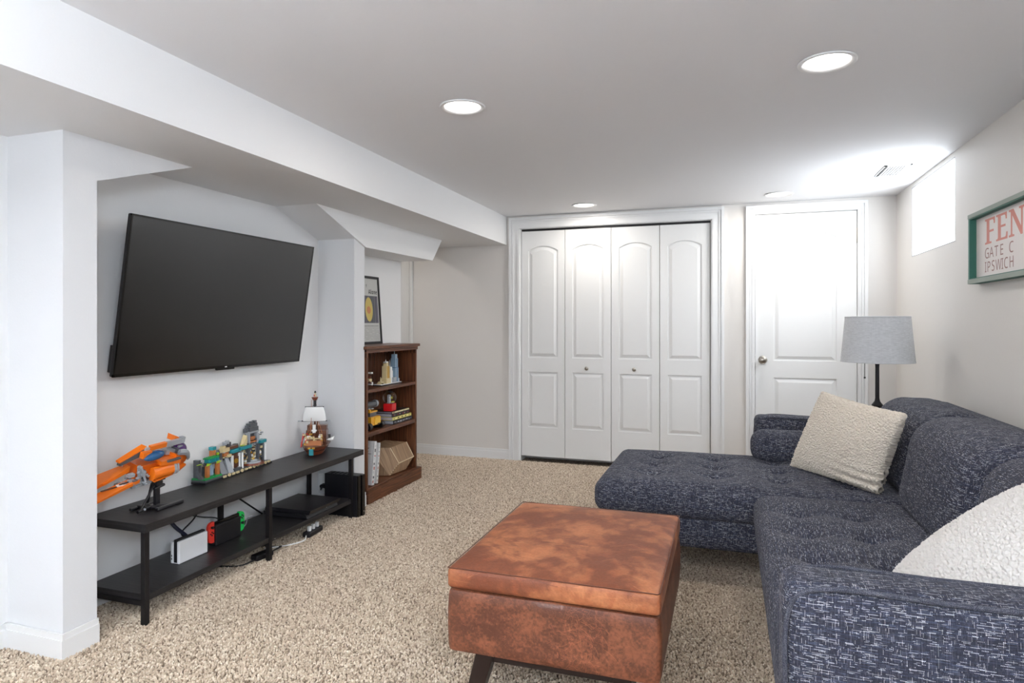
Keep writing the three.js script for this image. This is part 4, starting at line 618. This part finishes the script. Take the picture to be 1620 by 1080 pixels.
// ------------------------------------------------------------------ bookcase
{
  const t = thing('bookcase', 'dark walnut bookcase with open shelves in the niche beyond the table', 'bookcase'), x0 = -2.565, x1 = -2.315, z0 = -4.575, z1 = -3.83, zc = (z0 + z1) / 2, D = z1 - z0;
  for (const z of [z0 + 0.01, z1 - 0.01]) mesh('side_panel', box(x0, x1, 0, 1.05, z - 0.01, z + 0.01), M.walnut, t);
  const sh = (name, y, h, ex = 0) => mesh(name, rb(x1 - x0 - 0.012, h, D - 0.04, (x0 + x1) / 2 + 0.004 + ex, y - h / 2, zc, 0.002), M.walnutAcross, t);
  sh('shelf', 0.778, 0.022); sh('shelf', 0.487, 0.03); sh('bottom_shelf', 0.105, 0.022);
  mesh('top_board', rb(x1 - x0 + 0.022, 0.022, D + 0.05, (x0 + x1) / 2 + 0.007, 1.0655, zc, 0.004), M.walnutAcross, t);
  mesh('top_moulding', [box(x1 - 0.012, x1 + 0.006, 1.03, 1.055, z0 - 0.006, z1 + 0.006), box(x0, x1, 1.035, 1.055, z0 - 0.012, z0), box(x0, x1, 1.035, 1.055, z1, z1 + 0.006)], M.walnutAcross, t);
  mesh('plinth', [box(x1 - 0.01, x1 + 0.014, 0, 0.098, z0 - 0.055, z1), box(x0, x1, 0, 0.098, z0 - 0.055, z0), ], M.walnutAcross, t);
  for (let i = 0; i < 12; i++) { const w = (D - 0.04) / 12, a = z0 + 0.02 + i * w; mesh('back_plank', [box(x0, x0 + 0.006, 0.1, 1.05, a, a + w), box(x0 + 0.006, x0 + 0.010, 0.1, 1.05, a + 0.004, a + w - 0.004), rod([x0 + 0.009, 0.1, a + w - 0.008], [x0 + 0.009, 1.05, a + w - 0.008], 0.003, 6)], M.walnut, t); }
}
{ // framed poster leaning on the bookcase top
  const w = 0.36, h = 0.515, t = thing('framed_poster', 'black framed film poster leaning on top of the bookcase', 'picture', [-2.54, 1.0775, -4.26], PI / 2); t.rotation.order = 'YXZ'; t.rotation.x = -0.068;
  const fr = [box(-w / 2, w / 2, 0, 0.018, -0.018, 0), box(-w / 2, w / 2, h - 0.018, h, -0.018, 0), box(-w / 2, -w / 2 + 0.016, 0, h, -0.018, 0), box(w / 2 - 0.016, w / 2, 0, h, -0.018, 0)];
  mesh('frame', fr, M.black, t); mesh('backing', box(-w / 2 + 0.01, w / 2 - 0.01, 0.01, h - 0.01, -0.016, -0.008), M.dark, t);
  const art = canvasTex(700, 1000, (g, W, H) => {
    g.fillStyle = '#c4c4c0'; g.fillRect(0, 0, W, H); g.fillStyle = '#8d8d8c'; g.beginPath(); g.arc(W * 0.5, H * 0.11, 16, 0, 7); g.fill(); g.fillRect(W * 0.49, H * 0.11, 14, 34);
    g.fillStyle = '#1d1d20'; g.font = 'bold 96px sans-serif'; g.textAlign = 'right'; g.fillText('Alone', W * 0.955, H * 0.245);
    g.fillStyle = '#55555c'; g.fillRect(W * 0.05, H * 0.275, W * 0.91, H * 0.43); const R = rng(2); for (let i = 0; i < 26; i++) { g.fillStyle = `rgba(${120 + R() * 50 | 0},${120 + R() * 50 | 0},${128 + R() * 50 | 0},0.5)`; g.fillRect(W * (0.06 + 0.9 * R()), H * 0.275, 3 + R() * 9, H * 0.43); }
    g.fillStyle = '#cdb763'; g.beginPath(); g.ellipse(W * 0.56, H * 0.49, W * 0.16, H * 0.19, 0, 0, 7); g.fill(); g.fillStyle = '#c98656'; g.beginPath(); g.arc(W * 0.55, H * 0.50, W * 0.085, 0, 7); g.fill();
    for (let i = 0; i < 11; i++) { g.fillStyle = i === 0 ? '#5a5a5a' : '#8f8f8c'; let x = W * 0.06; const y = H * (0.745 + i * 0.021); while (x < W * 0.93) { const l = 12 + R() * 46; g.fillRect(x, y, l, i === 0 ? 8 : 4); x += l + 8 + (R() < 0.1 ? 60 : 0); } }
  });
  mesh('print', new THREE.PlaneGeometry(w - 0.03, h - 0.034).translate(0, h / 2, -0.0075), std(0xffffff, 0.5, { map: art }), t);
}
const SH = [0.778, 0.487, 0.105];
{ // skyline of building bricks on the upper shelf
  const t = thing('toy_skyline', 'building-brick city skyline with a tan tower and a tall blue-grey tower on the upper shelf', 'toy', [-2.40, SH[0], -4.27], PI / 2);
  const P = (n, m, ...g) => each(n, g, m, t);
  P('base', L.black, bx(0.31, 0.008, 0.07, 0, 0.004, 0)); P('tile_edge', L.white, bx(0.30, 0.004, 0.066, 0, 0.010, 0));
  P('tan_tower', L.tan, bx(0.062, 0.04, 0.05, -0.03, 0.03, 0), bx(0.044, 0.10, 0.04, -0.03, 0.09, 0), bx(0.03, 0.03, 0.03, -0.03, 0.15, 0)); P('tan_rib', L.gold, ...[-0.043, -0.03, -0.017].map((x) => bx(0.003, 0.10, 0.003, x, 0.09, 0.0215))); P('tan_crown', L.white, bx(0.03, 0.012, 0.026, -0.03, 0.166, 0), rod([-0.03, 0.17, 0], [-0.03, 0.186, 0], 0.003));
  P('white_tower', L.white, bx(0.034, 0.09, 0.032, 0.03, 0.056, 0), bx(0.026, 0.03, 0.026, 0.03, 0.114, 0)); P('white_spire', L.grey, rod([0.03, 0.125, 0], [0.03, 0.182, 0], 0.006, 8, 0.001));
  P('blue_tower', L.sand, bx(0.046, 0.11, 0.045, 0.10, 0.065, 0), frus(0.081, 0.119, [0.12, 0.19, -0.02, 0.02], [0.12, 0.19, -0.02, 0.02]), bx(0.032, 0.032, 0.032, 0.10, 0.205, 0)); P('blue_band', L.blue, bx(0.052, 0.003, 0.046, 0.1, 0.12, 0), bx(0.006, 0.1, 0.046, 0.1, 0.066, 0.001), bx(0.006, 0.07, 0.041, 0.102, 0.155, 0.001)); P('blue_spire', L.grey, rod([0.1, 0.22, 0], [0.1, 0.258, 0], 0.004, 8, 0.0015));
  P('small_statue', L.tan, bx(0.03, 0.02, 0.03, -0.105, 0.02, 0), rod([-0.105, 0.03, 0], [-0.105, 0.062, 0], 0.007, 8, 0.003), bx(0.06, 0.012, 0.03, -0.105, 0.014, 0)); P('low_block', L.grey, bx(0.045, 0.04, 0.04, 0.06, 0.03, 0.01), bx(0.02, 0.026, 0.02, 0.135, 0.024, 0.01));
}
{ const t = thing('toy_fighter', 'small brown and white building-brick craft at the left end of the upper shelf', 'toy', [-2.39, SH[0], -3.94], PI / 2); const P = (n, m, ...g) => each(n, g, m, t);
  P('stand', L.black, cyl(0.02, 0.012, 0.006, 0, 0.003, 0, 16), rod([0, 0, 0], [0, 0.04, 0], 0.004)); P('wing', L.reddish, bx(0.14, 0.006, 0.03, 0.0, 0.03, 0).rotateZ(-0.5).translate(0, 0.03, 0), bx(0.14, 0.006, 0.03, 0, 0.03, 0).rotateZ(0.5).translate(0.005, 0.02, 0)); P('fuselage', L.tan, bx(0.07, 0.02, 0.03, 0.02, 0.06, 0).rotateZ(-0.1)); P('wing_tip', L.white, bx(0.02, 0.012, 0.034, 0.062, 0.105, 0), bx(0.016, 0.02, 0.034, 0.066, 0.03, 0)); }
{ // tracked toy truck
  const t = thing('toy_tracked_truck', 'yellow tracked toy truck carrying a grey cylinder on the middle shelf', 'toy', [-2.40, SH[1], -4.0], PI / 2); const P = (n, m, ...g) => each(n, g, m, t);
  for (const x of [-0.075, 0.092]) { const s = new THREE.Shape(); s.absarc(-0.045, 0.024, 0.024, PI / 2, 3 * PI / 2); s.absarc(0.045, 0.024, 0.024, -PI / 2, PI / 2); P('track', L.black, extr(s, 0.03, 0.002).rotateY(PI / 2).translate(x - 0.015, 0.0022, 0.0), ...Array.from({ length: 7 }, (_, i) => bx(0.034, 0.004, 0.006, x, 0.051, -0.045 + i * 0.015))); P('wheel', L.darkGrey, new THREE.CylinderGeometry(0.014, 0.014, 0.034, 16).rotateZ(PI / 2).translate(x, 0.026, 0.045)); }
  P('body', L.yellow, frus(-0.05, 0.07, [0.03, 0.09, -0.05, 0.05], [0.03, 0.09, -0.05, 0.05])); P('front_plate', std(0xe9b53c, 0.5), bx(0.075, 0.05, 0.008, 0.03, 0.06, 0.053)); P('bumper', L.black, bx(0.04, 0.006, 0.006, 0.045, 0.038, 0.058)); P('cab', L.darkGrey, bx(0.085, 0.03, 0.06, 0.01, 0.104, 0.0)); P('cab_roof', L.yellow, bx(0.10, 0.010, 0.075, 0.005, 0.124, 0.0), bx(0.02, 0.014, 0.02, -0.03, 0.135, 0.02));
  P('mast', L.grey, rod([0, 0.13, 0], [0, 0.155, 0], 0.008), bx(0.03, 0.008, 0.02, 0.02, 0.142, 0.01)); P('cylinder', L.darkGrey, new THREE.CylinderGeometry(0.023, 0.023, 0.14, 24).rotateZ(PI / 2).translate(0.02, 0.172, 0)); P('cylinder_cap', L.grey, new THREE.CylinderGeometry(0.026, 0.026, 0.018, 24).rotateZ(PI / 2).translate(0.085, 0.172, 0)); }
// stacked books, spine to the room
const print = (bg, fg, seed, bars) => canvasTex(512, 64, (g, W, H) => { g.fillStyle = bg; g.fillRect(0, 0, W, H); const R = rng(seed); for (let i = 0; i < bars; i++) { g.fillStyle = fg[i % fg.length]; const x = 20 + i * (470 / bars) + R() * 10; g.fillRect(x, 16 + R() * 8, 8 + R() * (300 / bars), 18 + R() * 16); } });
function book(label, w, h, d, y, z, dx, cover, spine, group, pages = 0xbcbab8) {
  const t = thing('book', label, 'book', [-2.345 + dx, y, z], PI / 2, group);
  mesh('cover', [bx(w, 0.003, d, 0, 0.0015, -d / 2), bx(w, 0.003, d, 0, h - 0.0015, -d / 2), bx(w, h, 0.003, 0, h / 2, -0.0015)], std(cover, 0.35), t); mesh('pages', bx(w - 0.006, h - 0.006, d - 0.008, 0, h / 2, -d / 2 - 0.002), std(pages, 0.8), t);
  if (spine) mesh('spine_print', new THREE.PlaneGeometry(w - 0.004, h - 0.003).translate(0, h / 2, 0.0004), std(0xffffff, 0.45, { map: spine }), t);
}
const BS = 'books lying stacked on the middle shelf';
book('black book with white spine print, bottom of the stack on the middle shelf', 0.30, 0.028, 0.19, SH[1], -4.385, 0.012, 0x17181c, print('#1a1b1f', ['#c9ccd2', '#8d929a'], 4, 12), BS, 0xaab0bc);
book('yellow book, second from the bottom of the stack on the middle shelf', 0.295, 0.024, 0.19, SH[1] + 0.028, -4.382, 0.006, 0xe3d67c, print('#ded37a', ['#56553a', '#efe9a8'], 5, 9), BS, 0xb9b4c0);
book('black and red book above the yellow one on the middle shelf', 0.275, 0.026, 0.185, SH[1] + 0.052, -4.372, 0, 0x201a1d, print('#221c20', ['#8e2430', '#cfcac6', '#32282c'], 6, 10), BS, 0xa9a6b0);
book('dark book with a pale spine on top of the stack, under the snow globe', 0.27, 0.014, 0.185, SH[1] + 0.078, -4.37, 0, 0x2a2424, print('#d9d2a4', ['#5b2b2b', '#e8e4c8'], 7, 6), BS, 0x9c9aa6);
{ const t = thing('snow_globe', 'snow globe with a red square base on the stacked books', 'snow globe', [-2.40, SH[1] + 0.092, -4.30], PI / 2 + 0.1);
  mesh('base', rb(0.082, 0.055, 0.07, 0, 0.0275, 0, 0.004), plastic(0xd2161c, 0.35), t);
  mesh('globe', new THREE.SphereGeometry(0.051, 36, 24).translate(0, 0.098, 0), new THREE.MeshPhysicalMaterial({ color: 0xffffff, transmission: 1, roughness: 0.02, ior: 1.33, thickness: 0.09 }), t);
  mesh('tower_figure', [bx(0.018, 0.055, 0.016, -0.012, 0.088, 0), bx(0.022, 0.01, 0.02, -0.012, 0.062, 0)], std(0xc9ced4, 0.3), t); mesh('taxi_figure', [bx(0.022, 0.012, 0.014, 0.016, 0.072, 0.006), bx(0.014, 0.01, 0.012, 0.02, 0.095, -0.004)], std(0xd8cf4a, 0.4), t); mesh('snow_bed', lathe([[0.0001, 0.062], [0.028, 0.062], [0.024, 0.066], [0.0001, 0.07]], 24), L.white, t); }
{ // faceted wooden box lying on the bottom shelf
  const t = thing('faceted_wood_box', 'pale wooden faceted storage box lying on the bottom shelf', 'box', [-2.43, SH[2] + 0.004, -4.3], PI / 2);
  const K = { e: [-0.067, 0, 0.064], f: [-0.10, 0, -0.03], d: [0.13, 0.008, 0.095], v: [0.03, 0.073, 0.09], c: [0.24, 0.084, 0.105], b: [0.224, 0.198, 0.05], u: [0.005, 0.189, 0.03], a: [0.104, 0.225, -0.07], g: [-0.12, 0.21, -0.08], h: [0.2, 0, -0.06], i: [-0.11, 0, -0.08], j: [0.235, 0.12, -0.06] };
  mesh('faces', hull(Object.values(K)), M.oak, t);
  const edge = (p, q) => mesh('edge_strip', rod(K[p], K[q], 0.0035, 6), M.oakPale, t); edge('u', 'v'); edge('v', 'c'); edge('b', 'c');
  for (let i = 0; i < 6; i++) { const k = (i + 0.5) / 6; mesh('dowel', new THREE.SphereGeometry(0.004, 8, 6).translate(...K.v.map((x, j) => x + (K.e[j] - x) * k)), M.oakPale, t); }
}
{ // magazines leaning at the left of the bottom shelf
  const cover = (seed) => canvasTex(360, 480, (g, W, H) => { g.fillStyle = '#e4e4e4'; g.fillRect(0, 0, W, H); const R = rng(seed); g.fillStyle = '#b03a30'; for (let i = 0; i < 9; i++) { g.beginPath(); g.ellipse(W * (0.35 + R() * 0.4), H * (0.45 + R() * 0.3), 20 + R() * 46, 12 + R() * 40, R() * 3, 0, 7); g.fill(); } g.fillStyle = '#33343a'; for (let i = 0; i < 12; i++) g.fillRect(W * (0.1 + R() * 0.7), H * (0.06 + 0.25 * R()), 20 + R() * 40, 5); for (let i = 0; i < 14; i++) g.fillRect(W * 0.15 + i * 9, H * 0.88, 2 + R() * 5, 34); });
  [['white paperback with red print leaning foremost on the bottom shelf', -3.945, 0.30, 0.036, 3], ['white paperback behind the foremost one on the bottom shelf', -4.002, 0.28, 0.026, 4]].forEach(([label, z, h, th, seed]) => {
    const t = thing('paperback', label, 'book', [-2.335, SH[2] + 0.004, z], 0, 'paperbacks leaning on the bottom shelf'); t.rotation.x = -0.13;
    mesh('pages', bx(0.19, h - 0.004, th - 0.004, -0.097, h / 2, 0), std(0xd9d6d0, 0.8), t); mesh('cover', [bx(0.195, h, 0.002, -0.0975, h / 2, th / 2 - 0.001), bx(0.195, h, 0.002, -0.0975, h / 2, -th / 2 + 0.001), bx(0.002, h, th, -0.001, h / 2, 0)], std(0xe6e6e6, 0.35), t);
    mesh('cover_print', new THREE.PlaneGeometry(0.19, h - 0.006).translate(-0.097, h / 2, th / 2 + 0.0004), std(0xffffff, 0.35, { map: cover(seed) }), t); mesh('spine_print', new THREE.PlaneGeometry(h - 0.006, th - 0.004).rotateZ(PI / 2).rotateY(PI / 2).translate(0.0005, h / 2, 0), std(0xffffff, 0.4, { map: print('#e0e0e0', ['#aa3a32', '#4a4b52', '#c8c8cc'], seed + 20, 9) }), t);
  });
}
renderer.render(scene, camera);
